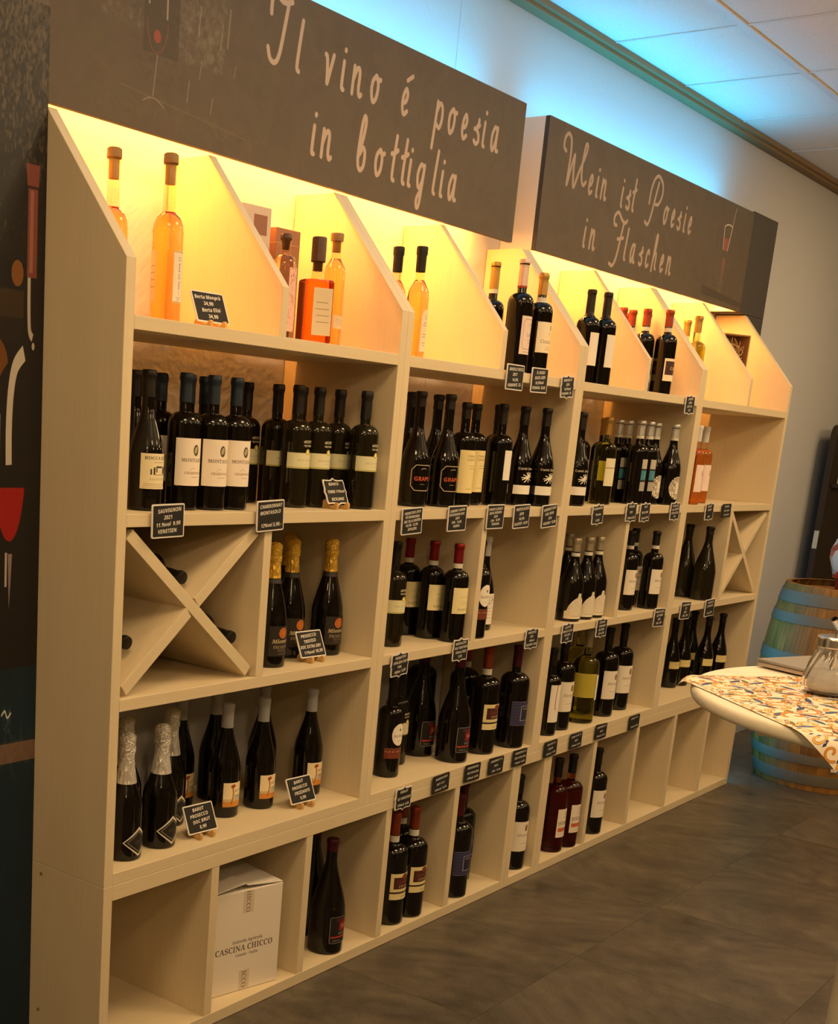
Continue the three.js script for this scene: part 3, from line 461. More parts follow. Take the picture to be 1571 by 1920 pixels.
lab('bluel', (g) => { bg(g, '#2f2c4e'); g.strokeStyle = '#57548a'; g.lineWidth = 2; for (let i = 1; i < 8; i++) { g.beginPath(); g.moveTo(0, i * 32); g.lineTo(256, i * 32); g.stroke(); } g.strokeStyle = '#b3aab2'; g.lineWidth = 5; g.strokeRect(4, 4, 248, 248); g.fillStyle = '#201d38'; g.fillRect(84, 52, 160, 150); g.strokeRect(84, 52, 160, 150); txt(g, 'PRIMITIVO', 168, 80, 26, '#b3aab2'); g.fillStyle = '#cfc6c6'; g.beginPath(); g.arc(190, 222, 18, 0, 7); g.fill(); });
lab('redline', (g) => { bg(g, '#ece2d2'); g.strokeStyle = '#8a1f1a'; g.lineWidth = 9; g.beginPath(); g.moveTo(96, 0); g.quadraticCurveTo(70, 130, 92, 170); g.stroke(); txt(g, 'il', 176, 60, 40, '#5a4a3c', 'serif', 'bold'); lines(g, 178, 100, 1, 50, 8, '#8a7a68'); });
lab('yellowg', (g) => { bg(g, '#b3a335'); g.fillStyle = '#c9bb52'; g.fillRect(0, 0, 256, 10); g.fillRect(0, 246, 256, 10); });
lab('yel', (g) => { bg(g, '#d8c98c'); g.fillStyle = '#a8954a'; g.fillRect(0, 0, 256, 20); g.fillRect(0, 236, 256, 20); txt(g, 'GARGANEGA', 150, 110, 30, '#7c6c3a'); });
lab('querc', (g) => { bg(g, '#eadbc6'); g.fillStyle = '#c9b7a4'; for (let i = 0; i < 60; i++) { g.beginPath(); g.arc(150 + (rnd() - 0.5) * 60, 56 + (rnd() - 0.5) * 70, 6, 0, 7); g.fill(); } txt(g, 'QUERCETO', 136, 128, 40, '#5d4a36', 'serif', 'bold'); g.fillStyle = '#cf6436'; g.fillRect(28, 168, 206, 34); lines(g, 128, 226, 1, 80, 8, '#a4937c'); });
const ROWS = 6;
const labelTex = canvasTex(2048, ROWS * CELL, (g) => {
  labelList.forEach((d, i) => { g.save(); g.translate((i % 8) * CELL, Math.floor(i / 8) * CELL); g.beginPath(); g.rect(0, 0, CELL, CELL); g.clip(); d(g); g.restore(); });
});
const uvOf = (n) => { const i = LAB[n]; return [(i % 8) / 8 + 0.003, 1 - (Math.floor(i / 8) + 1) / ROWS + 0.003, (i % 8 + 1) / 8 - 0.003, 1 - Math.floor(i / 8) / ROWS - 0.003]; };
const mLabel = std({ map: labelTex, roughness: 0.7 });
const mPrint = std({ map: labelTex, roughness: 0.6, transparent: true, alphaTest: 0.35 });
// a paper label bent round the bottle: columns between a lower and an upper edge, each a function of t in 0..1
function bent(r, y0, y1, half, turn, cell, top = () => 1, bot = () => 0, n = 20, cut) {
  const [u0, v0, u1, v1] = uvOf(cell), p = [], nn = [], uv = [], ix = [];
  for (let i = 0; i <= n; i++) {
    const t = i / n, a = turn - half + 2 * half * t, rr = typeof r === 'function' ? null : r;
    for (const f of [bot(t), top(t)]) {
      const y = y0 + (y1 - y0) * f, R = rr ?? r(y);
      p.push(Math.sin(a) * R, y, Math.cos(a) * R); nn.push(Math.sin(a), 0, Math.cos(a)); uv.push(u0 + (u1 - u0) * t, v0 + (v1 - v0) * f);
    }
    if (i < n) ix.push(i * 2, i * 2 + 2, i * 2 + 1, i * 2 + 1, i * 2 + 2, i * 2 + 3);
  }
  const g = new THREE.BufferGeometry();
  g.setAttribute('position', new THREE.Float32BufferAttribute(p, 3)); g.setAttribute('normal', new THREE.Float32BufferAttribute(nn, 3)); g.setAttribute('uv', new THREE.Float32BufferAttribute(uv, 2)); g.setIndex(ix);
  return g;
}
const ovalT = (t) => 0.5 + 0.5 * Math.sqrt(Math.max(0, 1 - (2 * t - 1) ** 2)), ovalB = (t) => 1 - ovalT(t);
const castleT = (t) => t < 0.08 || t > 0.92 ? 0.3 : Math.abs(t - 0.5) < 0.07 ? 1 : 0.3 + 0.55 * Math.pow(Math.max(0, Math.sin((t - 0.08) / 0.84 * PI)), 0.6);
const diaT = (t) => 0.5 + 0.5 * (1 - Math.abs(2 * t - 1)), diaB = (t) => 1 - diaT(t);
const scT = (t) => Math.min(1, ovalT(t) + 0.03 * Math.sin(t * 60)), scB = (t) => 1 - scT(t);

// ---------------------------------------------------------------- bottles
const glassDark = phys({ color: lin(0.004, 0.0025, 0.001), roughness: 0.025, ior: 1.5 });
const glassGreen = phys({ color: lin(0.012, 0.009, 0.0025), roughness: 0.025, ior: 1.5 });
const solidGlass = (c, d, ior = 1.4) => phys({ color: 0xffffff, transmission: 1, roughness: 0.02, ior, thickness: 0.05, attenuationColor: c, attenuationDistance: d });
const gWhite = solidGlass(lin(0.62, 0.60, 0.12), 0.05), gRose = solidGlass(lin(0.92, 0.42, 0.10), 0.05), gRoseDark = solidGlass(lin(0.62, 0.09, 0.025), 0.045);
const gGrappa = solidGlass(lin(0.95, 0.50, 0.10), 0.075), gOrange = solidGlass(lin(0.95, 0.26, 0.03), 0.055), gPale = solidGlass(lin(0.95, 0.62, 0.2), 0.06), gSmoke = solidGlass(lin(0.78, 0.66, 0.45), 0.06);
const gClear = phys({ color: lin(0.96, 0.88, 0.7), transmission: 1, roughness: 0.03, ior: 1.45, thickness: 0 });
const foil = (c, r = 0.35) => phys({ color: c, roughness: r, metalness: 0.55 });
const crinkle = dataTex(256, 256, (u, v) => { const k = 128 + pn(u, v, 16, 22, 5.5, 3) * 260; return [k, k, k]; }, false);
const fBlack = foil(lin(0.02, 0.016, 0.013), 0.45), fBlue = foil(lin(0.022, 0.034, 0.052), 0.45), fRed = foil(lin(0.24, 0.012, 0.012), 0.35), fRust = foil(lin(0.30, 0.05, 0.02), 0.4), fGold = foil(lin(0.5, 0.3, 0.06), 0.35),
  fAmber = foil(lin(0.42, 0.24, 0.05), 0.4), fSilver = foil(lin(0.62, 0.6, 0.55), 0.3), fBeige = foil(lin(0.42, 0.36, 0.24), 0.4), fPink = foil(lin(0.62, 0.45, 0.38), 0.45), fWine = foil(lin(0.09, 0.012, 0.018), 0.4),
  fGrey = std({ color: lin(0.42, 0.43, 0.44), roughness: 0.5 }), fWhite = std({ color: lin(0.62, 0.6, 0.56), roughness: 0.5 });
const fGoldC = phys({ color: lin(0.86, 0.52, 0.06), roughness: 0.3, metalness: 0.45, bumpMap: crinkle, bumpScale: 0.004 }), fSilverC = phys({ color: lin(0.82, 0.79, 0.72), roughness: 0.28, metalness: 0.5, bumpMap: crinkle, bumpScale: 0.004 });
const mCork = std({ color: lin(0.34, 0.2, 0.08), roughness: 0.8 }), mBrownCap = std({ color: lin(0.09, 0.035, 0.012), roughness: 0.4 });
const mPaperBand = std({ color: lin(0.66, 0.62, 0.52), roughness: 0.7 }), mDarkBand = std({ color: lin(0.03, 0.022, 0.018), roughness: 0.5 });

const V2 = (x, y) => new THREE.Vector2(x, y);
function outline(k) { // radius profile of the glass, from the base to the lip
  const { r, h, body, sh, nr, style } = k, p = [V2(0, 0.003), V2(r * 0.7, 0.0015), V2(r - 0.005, 0), V2(r - 0.001, 0.002), V2(r, 0.006), V2(r, body)];
  const n = 12;
  for (let i = 1; i <= n; i++) {
    const t = i / n; let x, y = body + sh * t;
    if (style === 'bordeaux') { const q = Math.sqrt(Math.max(0, 1 - Math.pow(t, 2.3))); const e = Math.pow(t, 5); x = nr + (r - nr) * (q * (1 - e * 0.2)); if (i === n) x = nr; }
    else { const s = style === 'champagne' ? t * t * (3 - 2 * t) * 0.55 + Math.pow(t, 1.25) * 0.45 : t * t * (3 - 2 * t) * 0.75 + t * 0.25; x = r + (nr - r) * s; }
    p.push(V2(x, y));
  }
  p.push(V2(nr * 0.97, h - 0.014), V2(nr + 0.0016, h - 0.013), V2(nr + 0.0016, h - 0.002), V2(nr, h), V2(0, h));
  return p;
}
const radiusAt = (pts, y) => { for (let i = 4; i + 1 < pts.length; i++) if (y >= pts[i].y && y <= pts[i + 1].y) { const d = pts[i + 1].y - pts[i].y; return d < 1e-6 ? pts[i].x : pts[i].x + (pts[i + 1].x - pts[i].x) * (y - pts[i].y) / d; } return pts[4].x; };
function sleeve(pts, y0, y1, off, closed) { // a cap or band that follows the glass
  const q = [], n = 10;
  for (let i = 0; i <= n; i++) { const y = y0 + (y1 - y0) * i / n; q.push(V2(radiusAt(pts, Math.min(y, pts[pts.length - 2].y - 0.0005)) + off, y)); }
  if (closed) { const e = q[q.length - 1]; q.push(V2(e.x - 0.0015, e.y + 0.0012), V2(0, e.y + 0.0014)); }
  return new THREE.LatheGeometry(q, 24);
}
const BX = { r: 0.0385, h: 0.3, body: 0.185, sh: 0.032, nr: 0.0138, style: 'bordeaux' };
const BG = { r: 0.0395, h: 0.298, body: 0.118, sh: 0.108, nr: 0.0142, style: 'burgundy' };
const CH = { r: 0.0435, h: 0.312, body: 0.115, sh: 0.13, nr: 0.0155, style: 'champagne' };
const S = (k, f, o = {}) => ({ ...k, r: k.r * (o.rf ?? f), h: k.h * f, body: k.body * f, sh: k.sh * f, nr: k.nr * (0.5 + f * 0.5), ...o });
// kind: shape, glass, cap [material, length], parts added on the glass, wording for the label
const KIND = {
  barolo: { k: S(BX, 1, { h: 0.325, r: 0.0385, body: 0.2 }), gl: glassDark, cap: [fPink, 0.075], band: [fRust, 0.246, 0.252], add: [['label', 0.055, 0.165, 0.85, 0, 'barolo']], w: 'dark wine bottle with pink capsule and tall pinkish label' },
  baroloG: { k: S(BX, 1, { h: 0.325 }), gl: glassDark, cap: [fAmber, 0.08], band: [mPaperBand, 0.235, 0.247], add: [['label', 0.06, 0.14, 0.9, 0, 'greyl']], w: 'dark wine bottle with gold capsule, set back' },
  grigio: { k: BX, gl: glassDark, cap: [fAmber, 0.062], band: [mPaperBand, 0.216, 0.23], add: [['label', 0.068, 0.158, 1.15, 0, 'grigio']], w: 'dark wine bottle with gold capsule and cream script label' },
  dolc: { k: BX, gl: glassDark, cap: [fBlack, 0.085], add: [['label', 0.06, 0.165, 0.6, -0.15, 'white']], w: 'dark wine bottle with black capsule and blank pale label' },
  corvo: { k: BX, gl: glassDark, cap: [fRust, 0.058], band: [mPaperBand, 0.224, 0.238], add: [['label', 0.05, 0.13, 1.0, 0, 'corvo']], w: 'dark wine bottle with rust red capsule and framed label' },
  ww4: { k: S(BX, 1, { h: 0.315, body: 0.19 }), gl: gWhite, cap: [fAmber, 0.06], add: [['label', 0.06, 0.12, 0.9, 0, 'white']], w: 'pale yellow white wine bottle with amber cap' },
  rocca: { k: BG, gl: glassDark, cap: [fBlack, 0.055], add: [['label', 0.048, 0.124, 1.15, 0.05, 'rocca']], w: 'dark burgundy bottle with cream label and small red shield' },
  monta: { k: BX, gl: glassDark, cap: [fBlue, 0.062], add: [['label', 0.055, 0.16, 1.3, 0, 'monta']], w: 'dark wine bottle with blue capsule and tall white label' },
  mp: { k: BX, gl: glassGreen, cap: [fBlack, 0.068], add: [['label', 0.098, 0.137, 1.45, 0, 'mpband'], ['print', 0.144, 0.172, 0.46, 0.1, 'mptext'], ['print', 0.132, 0.147, 0.2, 0.05, 'dot']], w: 'dark wine bottle with pale green band label' },
  grap: { k: S(BG, 1.05, { body: 0.125, sh: 0.1, h: 0.317 }), gl: glassDark, cap: [fBlack, 0.04], add: [['print', 0.045, 0.118, 0.9, -0.28, 'grap']], w: 'dark burgundy bottle with octagonal outlined label' },
  cream: { k: S(BX, 1, { r: 0.0385 }), gl: glassDark, cap: [fBlack, 0.045], add: [['label', 0.04, 0.165, 1.05, -0.1, 'cream']], w: 'dark wine bottle with tall cream yellow label' },
  wl: { k: S(BX, 1.0, { h: 0.307, r: 0.0385 }), gl: glassDark, cap: [fBlack, 0.06], add: [['label', 0.08, 0.17, 0.5, -0.1, 'plain']], w: 'dark wine bottle with narrow white label' },
  conti: { k: S(BG, 1.03, { rf: 1 }), gl: glassDark, cap: [fBlack, 0.055], add: [['print', 0.066, 0.125, 0.95, -0.3, 'conti'], ['label', 0.036, 0.064, 1.4, 0, 'plain']], w: 'dark burgundy bottle with white scribble print above white band' },
  amb: { k: BX, gl: glassGreen, cap: [fAmber, 0.06], add: [['label', 0.08, 0.15, 1.0, 0, 'greyl']], w: 'dark wine bottle with amber cap and grey label' },
  ww2: { k: S(BX, 1, { r: 0.039 }), gl: gWhite, cap: [fAmber, 0.058], add: [['label', 0.066, 0.162, 1.0, 0.1, 'lined']], w: 'yellow green white wine bottle with cream label' },
  blue: { k: BX, gl: glassDark, cap: [fSilver, 0.05], band: [mPaperBand, 0.238, 0.249], add: [['label', 0.05, 0.165, 0.42, -0.2, 'blue']], w: 'dark wine bottle with silver capsule and blue striped label' },
  silv: { k: S(BG, 1, { body: 0.13, sh: 0.1 }), gl: glassDark, cap: [fSilver, 0.05], band: [mPaperBand, 0.24, 0.249], add: [['label', 0.022, 0.108, 0.95, -0.15, 'silver', scT, scB]], w: 'dark burgundy bottle with ornate silver medallion label' },
  rose4: { k: S(BX, 1, { h: 0.304 }), gl: gRose, cap: [fWhite, 0.06], add: [['label', 0.05, 0.155, 1.0, 0.05, 'swirl']], w: 'orange rose wine bottle with white cap and pale pink label' },
  pros: { k: CH, gl: glassDark, cap: [fGoldC, 0.085, true], band: [mDarkBand, 0.214, 0.226], add: [['label', 0.03, 0.108, 0.95, 0, 'pros']], w: 'dark sparkling wine bottle with gold foil and orange sun label' },
  merl: { k: S(BX, 1, { h: 0.293 }), gl: glassDark, cap: [fRed, 0.056], band: [mPaperBand, 0.222, 0.236], add: [['label', 0.088, 0.166, 1.2, 0, 'merlot']], w: 'dark wine bottle with red capsule and pale yellow label' },
  bardo: { k: BX, gl: glassDark, cap: [fBlack, 0.06], add: [['label', 0.1, 0.168, 0.68, -0.12, 'oval', ovalT, ovalB], ['lower_label', 0.06, 0.092, 1.3, 0, 'redband']], w: 'dark wine bottle with white oval label above red band' },
  whitec: { k: BG, gl: glassDark, cap: [fWhite, 0.06], add: [['label', 0.02, 0.12, 0.8, 0, 'white2']], w: 'dark wine bottle with white cap and tall white label' },
  castle: { k: S(BG, 0.97, { rf: 1.06, body: 0.125, sh: 0.1, h: 0.287 }), gl: glassDark, cap: [fBeige, 0.045], band: [mPaperBand, 0.226, 0.238], add: [['label', 0.01, 0.1, 1.25, -0.22, 'castle', castleT]], w: 'embossed dark bottle with white castle shaped label' },
  monc: { k: S(BX, 1, { h: 0.298 }), gl: glassDark, cap: [fBlack, 0.05], band: [mPaperBand, 0.232, 0.245], add: [['label', 0.06, 0.155, 1.25, 0, 'monc']], w: 'dark wine bottle with black capsule and white label' },
  dark4: { k: S(CH, 1, { h: 0.305, r: 0.0465 }), gl: glassGreen, cap: [fBlack, 0.03], add: [], w: 'plain dark sparkling wine bottle without label' },
  spum: { k: S(CH, 1, { h: 0.298, r: 0.0425, body: 0.125, sh: 0.085, nr: 0.0165 }), gl: glassDark, cap: [fSilverC, 0.115, true], add: [['label', 0.01, 0.082, 1.0, 0.1, 'diamond', diaT, diaB]], w: 'dark sparkling wine bottle with silver foil and diamond label' },
  screw: { k: S(BG, 1, { r: 0.0415, h: 0.3, body: 0.125, sh: 0.118, nr: 0.0152 }), gl: glassDark, cap: [fGrey, 0.062], add: [['label', 0.03, 0.096, 0.85, 0.0, 'screw']], w: 'dark burgundy bottle with grey screw cap and cream orange label' },
  lamb: { k: S(CH, 1.12, { r: 0.052, h: 0.34 }), gl: glassDark, cap: [fWine, 0.035], add: [['label', 0.035, 0.118, 0.85, 0.05, 'lamb']], w: 'large dark sparkling wine bottle with red and black label' },
  goldm: { k: S(BX, 1.18, { r: 0.05, h: 0.352 }), gl: glassDark, cap: [fRust, 0.068], band: [mPaperBand, 0.262, 0.282], add: [['label', 0.085, 0.17, 0.95, 0, 'gold']], w: 'magnum wine bottle with rust capsule and cream framed label' },
  bordm: { k: S(BX, 1.18, { r: 0.05 }), gl: glassDark, cap: [fBlack, 0.07], add: [], w: 'plain dark magnum bottle at the back' },
  bluem: { k: S(BX, 1.18, { r: 0.0495, h: 0.345 }), gl: glassDark, cap: [fWine, 0.07], add: [['label', 0.08, 0.162, 1.1, 0, 'bluel']], w: 'magnum wine bottle with blue squared label' },
  moncm: { k: S(BX, 1.15, { r: 0.0465, h: 0.34 }), gl: glassDark, cap: [fBlack, 0.065], add: [['label', 0.07, 0.18, 1.2, 0, 'monc']], w: 'magnum wine bottle with black capsule and white label' },
  redline: { k: S(BX, 1, { h: 0.31 }), gl: glassDark, cap: [fBlack, 0.06], add: [['label', 0.05, 0.185, 0.95, 0, 'redline']], w: 'dark wine bottle with white label and red curved line' },
  wwm: { k: S(BX, 1.17, { r: 0.0515, h: 0.35 }), gl: gWhite, cap: [fBeige, 0.065], add: [['label', 0.09, 0.185, 0.35, 0.25, 'plain'], ['back_label', 0.1, 0.19, 0.85, -1.0, 'yellowg']], w: 'yellow green magnum of white wine with olive label' },
  yel: { k: S(BG, 1.02, { rf: 1 }), gl: glassDark, cap: [fBlack, 0.04], add: [['label', 0.085, 0.118, 1.3, 0, 'yel']], w: 'dark burgundy bottle with pale yellow band label' },
  rosem: { k: S(BX, 1.18, { r: 0.0485, h: 0.354 }), gl: gRoseDark, cap: [fBlack, 0.07], add: [['label', 0.06, 0.17, 0.75, 0, 'querc']], w: 'large red rose wine bottle with white and orange label' },
};
const protos = {};
const angBase = 0;                                              // labels face the aisle
function buildBottle(key) {
  const q = KIND[key], g = new THREE.Group(), pts = outline(q.k), h = q.k.h;
  part(g, 'glass', new THREE.LatheGeometry(pts, 32), q.gl);
  const [cm, cl, bulb] = q.cap;
  if (bulb) {
    const nr = q.k.nr, c = [], y0 = h - cl;
    for (const [f, y] of [[radiusAt(pts, y0) + 0.0009, y0], [radiusAt(pts, h - cl * 0.55) + 0.0012, h - cl * 0.55], [nr + 0.0012, h - 0.046], [nr + 0.0032, h - 0.04], [nr + 0.004, h - 0.03], [nr + 0.0022, h - 0.024], [nr + 0.0035, h - 0.014], [nr + 0.0035, h - 0.003], [nr * 0.75, h + 0.0035], [0, h + 0.005]]) c.push(V2(f, y));
    part(g, 'foil', new THREE.LatheGeometry(c, 28), cm);
  } else part(g, 'capsule', sleeve(pts, h - cl, h + 0.0008, 0.0008, true), cm);
  if (q.band) part(g, 'neck_band', sleeve(pts, q.band[1], q.band[2], 0.0012, false), q.band[0]);
  for (const [n, y0, y1, half, turn, cell, tf, bf] of q.add) {
    const pr = n === 'print';
    part(g, n, bent((y) => radiusAt(pts, y) + (pr ? 0.0009 : 0.0007), y0, y1, half, turn + angBase, cell, tf, bf, tf ? 36 : 16), pr ? mPrint : mLabel);
  }
  return g;
}
// spirits of the top row have their own shapes
function spirit(key) {
  const g = new THREE.Group(), L = (a, n = 32) => new THREE.LatheGeometry(a.map((p) => V2(...p)), n);
  if (key === 'elisi') {
    part(g, 'glass', L([[0, 0.004], [0.026, 0], [0.032, 0.002], [0.0335, 0.008], [0.034, 0.02], [0.034, 0.19], [0.032, 0.205], [0.026, 0.219], [0.0165, 0.227], [0.0148, 0.23], [0, 0.23]]), gGrappa);
    part(g, 'neck', L([[0.0148, 0.2305], [0.0138, 0.245], [0.0138, 0.318], [0.016, 0.319], [0.016, 0.326]]), gClear);
    part(g, 'cork', L([[0, 0.286], [0.0112, 0.286], [0.0116, 0.3255], [0, 0.3255]], 24), std({ color: lin(0.5, 0.32, 0.15), roughness: 0.8 }));
    part(g, 'stopper', L([[0, 0.3262], [0.0158, 0.3262], [0.0165, 0.33], [0.0162, 0.345], [0.012, 0.348], [0, 0.348]], 24), mCork);
    part(g, 'label', bent(0.0348, 0.045, 0.15, 0.5, 0.1, 'elisi'), mLabel);
    part(g, 'back_label', bent(0.0348, 0.045, 0.15, 0.32, -1.9, 'small'), mLabel);
  } else if (key === 'dec') {
    part(g, 'glass', L([[0, 0.004], [0.024, 0], [0.0285, 0.003], [0.03, 0.012], [0.03, 0.165], [0.0285, 0.18], [0.022, 0.19], [0.0125, 0.194], [0, 0.194]]), gSmoke);
    part(g, 'neck', L([[0.0125, 0.1945], [0.0115, 0.2], [0.0122, 0.222], [0.0135, 0.226]]), gClear);
    part(g, 'stopper', L([[0, 0.206], [0.008, 0.206], [0.0105, 0.2262], [0.0142, 0.2275], [0.0142, 0.236], [0.011, 0.241], [0, 0.242]], 24), mBrownCap);
    part(g, 'label', bent(0.0308, 0.02, 0.165, 0.55, 0.1, 'pinktree'), mLabel);
  } else if (key === 'sq') {
    part(g, 'glass', new RoundedBoxGeometry(0.076, 0.15, 0.058, 3, 0.008).translate(0, 0.0752, 0), gOrange);
    part(g, 'neck', L([[0.0165, 0.1505], [0.0138, 0.156], [0.0138, 0.19], [0.0155, 0.19]]), gClear);
    part(g, 'stopper', L([[0, 0.17], [0.0118, 0.17], [0.0118, 0.1904], [0.0175, 0.1906], [0.018, 0.193], [0.018, 0.245], [0.0165, 0.248], [0, 0.248]], 24), mBrownCap);
    const lb = part(g, 'label', new THREE.PlaneGeometry(0.05, 0.11), mLabel, [0.008, 0.075, 0.0296]);
    const [u0, v0, u1, v1] = uvOf('small'), uv = lb.geometry.attributes.uv; for (let i = 0; i < uv.count; i++) uv.setXY(i, u0 + uv.getX(i) * (u1 - u0), v0 + uv.getY(i) * (v1 - v0));
  } else if (key === 'tallc') {
    part(g, 'glass', L([[0, 0.004], [0.022, 0], [0.0265, 0.003], [0.0275, 0.01], [0.0275, 0.185], [0.025, 0.2], [0.017, 0.212], [0.0135, 0.22], [0, 0.22]]), gPale);
    part(g, 'neck', L([[0.0135, 0.2205], [0.013, 0.23], [0.013, 0.256], [0.0155, 0.257], [0.0155, 0.262]]), gClear);
    part(g, 'stopper', L([[0, 0.236], [0.0108, 0.236], [0.0108, 0.2624], [0.0165, 0.2626], [0.017, 0.279], [0.0155, 0.281], [0, 0.281]], 24), mCork);
    part(g, 'label', bent(0.0283, 0.05, 0.082, 0.9, 0.1, 'small'), mLabel);
  } else {
    part(g, 'glass', L([[0, 0.004], [0.023, 0], [0.0285, 0.003], [0.0295, 0.01], [0.0295, 0.16], [0.027, 0.178], [0.018, 0.196], [0.0128, 0.205], [0, 0.205]]), gGrappa);
    part(g, 'neck', L([[0.0128, 0.2055], [0.0122, 0.215], [0.0122, 0.232]]), gClear);
    part(g, 'capsule', L([[0.0128, 0.226], [0.0134, 0.226], [0.0138, 0.268], [0.0155, 0.27], [0.0158, 0.288], [0.0145, 0.291], [0, 0.2915]], 24), fBlack);
    part(g, 'label', bent(0.0303, 0.02, 0.13, 0.5, 0.1, 'grappa', (t) => 0.8 + 0.2 * Math.sqrt(Math.max(0, 1 - (2 * t - 1) ** 2))), mLabel);
  }
  return g;
}
const SPIRIT = { elisi: 'slim amber spirit bottle with cork and tall cream label', dec: 'clear decanter bottle with dark stopper and pink label', sq: 'square orange spirit bottle with brown cap', tallc: 'slim pale yellow spirit bottle with cork stopper', grappa: 'slim orange grappa bottle with black cap' };
const BOTTLES = {
  r1: [['elisi',0.236,-0.12], ['elisi',0.145,-0.2], ['dec',0.616,-0.1], ['sq',0.72,-0.08], ['tallc',0.875,-0.145], ['grappa',1.185,-0.09], ['grappa',1.176,-0.16], ['baroloG',1.748,-0.19], ['barolo',1.711,-0.07], ['grigio',1.821,-0.06], ['dolc',2.233,-0.1], ['dolc',2.316,-0.08], ['corvo',2.853,-0.087], ['corvo',2.815,-0.158], ['corvo',2.969,-0.225], ['corvo',2.849,-0.231], ['corvo',2.763,-0.23], ['corvo',2.962,-0.305], ['ww4',3.211,-0.12], ['ww4',3.369,-0.23]],
  r2: [['rocca',0.162,-0.085], ['rocca',0.205,-0.17], ['monta',0.355,-0.237], ['monta',0.432,-0.31], ['monta',0.288,-0.092], ['monta',0.369,-0.158], ['monta',0.367,-0.078], ['monta',0.458,-0.19], ['monta',0.448,-0.08], ['monta',0.542,-0.16], ['mp',0.7,-0.263], ['mp',0.74,-0.193], ['mp',0.725,-0.114], ['mp',0.86,-0.21], ['mp',0.813,-0.115], ['mp',0.925,-0.132], ['mp',0.936,-0.053], ['grap',1.264,-0.1], ['grap',1.354,-0.19], ['grap',1.389,-0.08], ['grap',1.467,-0.17], ['cream',1.625,-0.13], ['cream',1.5,-0.09], ['wl',1.718,-0.09], ['wl',1.849,-0.18], ['conti',1.875,-0.1], ['conti',1.947,-0.06], ['conti',2.199,-0.06], ['amb',2.558,-0.235], ['amb',2.605,-0.17], ['ww2',2.468,-0.09], ['blue',2.733,-0.17], ['blue',2.814,-0.17], ['blue',2.969,-0.25], ['blue',2.723,-0.08], ['blue',2.804,-0.08], ['silv',2.969,-0.145], ['silv',2.884,-0.088], ['silv',2.949,-0.042], ['rose4',3.406,-0.1], ['rose4',3.2,-0.05]],
  r3: [['pros',0.643,-0.09], ['pros',0.794,-0.15], ['pros',0.915,-0.26], ['pros',0.925,-0.12], ['mp',1.21,-0.1], ['merl',1.435,-0.2], ['merl',1.449,-0.121], ['merl',1.461,-0.042], ['bardo',1.597,-0.046], ['whitec',1.768,-0.125], ['castle',2.462,-0.18], ['castle',2.277,-0.06], ['castle',2.377,-0.06], ['castle',2.463,-0.06], ['monc',2.793,-0.09], ['monc',2.969,-0.15], ['monc',2.941,-0.052], ['dark4',3.512,-0.148], ['dark4',3.491,-0.052]],
  r4: [['spum',0.131,-0.075], ['spum',0.239,-0.19], ['spum',0.258,-0.085], ['spum',0.4,-0.19], ['screw',0.53,-0.28], ['screw',0.657,-0.27], ['screw',0.568,-0.15], ['screw',0.704,-0.14], ['screw',0.828,-0.24], ['screw',0.915,-0.14], ['bardo',1.262,-0.1], ['mp',1.403,-0.17], ['bordm',1.752,-0.31], ['lamb',1.57,-0.19], ['lamb',1.597,-0.075], ['goldm',1.832,-0.19], ['goldm',1.771,-0.075], ['bluem',1.937,-0.056], ['redline',2.207,-0.06], ['moncm',2.332,-0.08], ['wwm',2.52,-0.08], ['wwm',2.704,-0.2], ['moncm',2.707,-0.083], ['moncm',2.879,-0.1], ['yel',3.545,-0.16], ['yel',3.643,-0.15], ['yel',3.885,-0.21], ['yel',3.777,-0.1], ['yel',3.945,-0.1]],
  r5: [['lamb',0.962,-0.06], ['lamb',1.035,-0.175], ['goldm',1.395,-0.06], ['goldm',1.292,-0.065], ['goldm',1.469,-0.155], ['bluem',1.807,-0.13], ['bluem',1.66,-0.055], ['moncm',2.071,-0.06], ['rosem',2.365,-0.06], ['rosem',2.466,-0.052], ['moncm',2.703,-0.06]],
};

const ROWNAME = { r1: 'top row', r2: 'second row', r3: 'third row', r4: 'fourth row', r5: 'floor row' };
const UNITNAME = ['mural-side unit', 'second unit from mural', 'third unit from mural', 'barrel-side unit'];
const all = [];
for (const row of Object.keys(BOTTLES)) for (const [key, x, z] of BOTTLES[row]) {
  protos[key] ??= SPIRIT[key] ? spirit(key) : buildBottle(key);
  const o = protos[key].clone(), u = Math.min(3, Math.floor(x / W));
  o.name = numbered(SPIRIT[key] ? 'spirit_bottle' : 'wine_bottle'); o.position.set(x, SHELF[row] + 0.0006, z);
  o.rotation.y = (key === 'sq' ? -0.5 : 0) + (rnd() - 0.5) * 0.14;
  const same = BOTTLES[row].filter((q) => q[0] === key && Math.min(3, Math.floor(q[1] / W)) === u), zs = same.map((q) => q[2]), split = Math.max(...zs) - Math.min(...zs) > 0.05;
  const depth = split ? (z > (Math.max(...zs) + Math.min(...zs)) / 2 ? 'front of ' : 'back of ') : '';
  const words = `${(SPIRIT[key] ?? KIND[key].w).replace('sparkling wine', 'sparkling').replace('magnum wine bottle', 'magnum').replace('wine bottle', 'bottle').replace(' with ', ', ')}, ${depth}${ROWNAME[row]}, ${UNITNAME[u]}`;
  if (words.split(/\s+/).length > 16) console.log('long label', words);
  tag(o, words, 'bottle', words);
  scene.add(o); all.push(o);
}
{ // how many share a label: a group only where look-alikes stand together
  const n = {}; for (const o of all) n[o.userData.label] = (n[o.userData.label] ?? 0) + 1;
  for (const o of all) if (n[o.userData.label] === 1) delete o.userData.group; else o.userData.group = 'look-alikes: ' + o.userData.label;
}
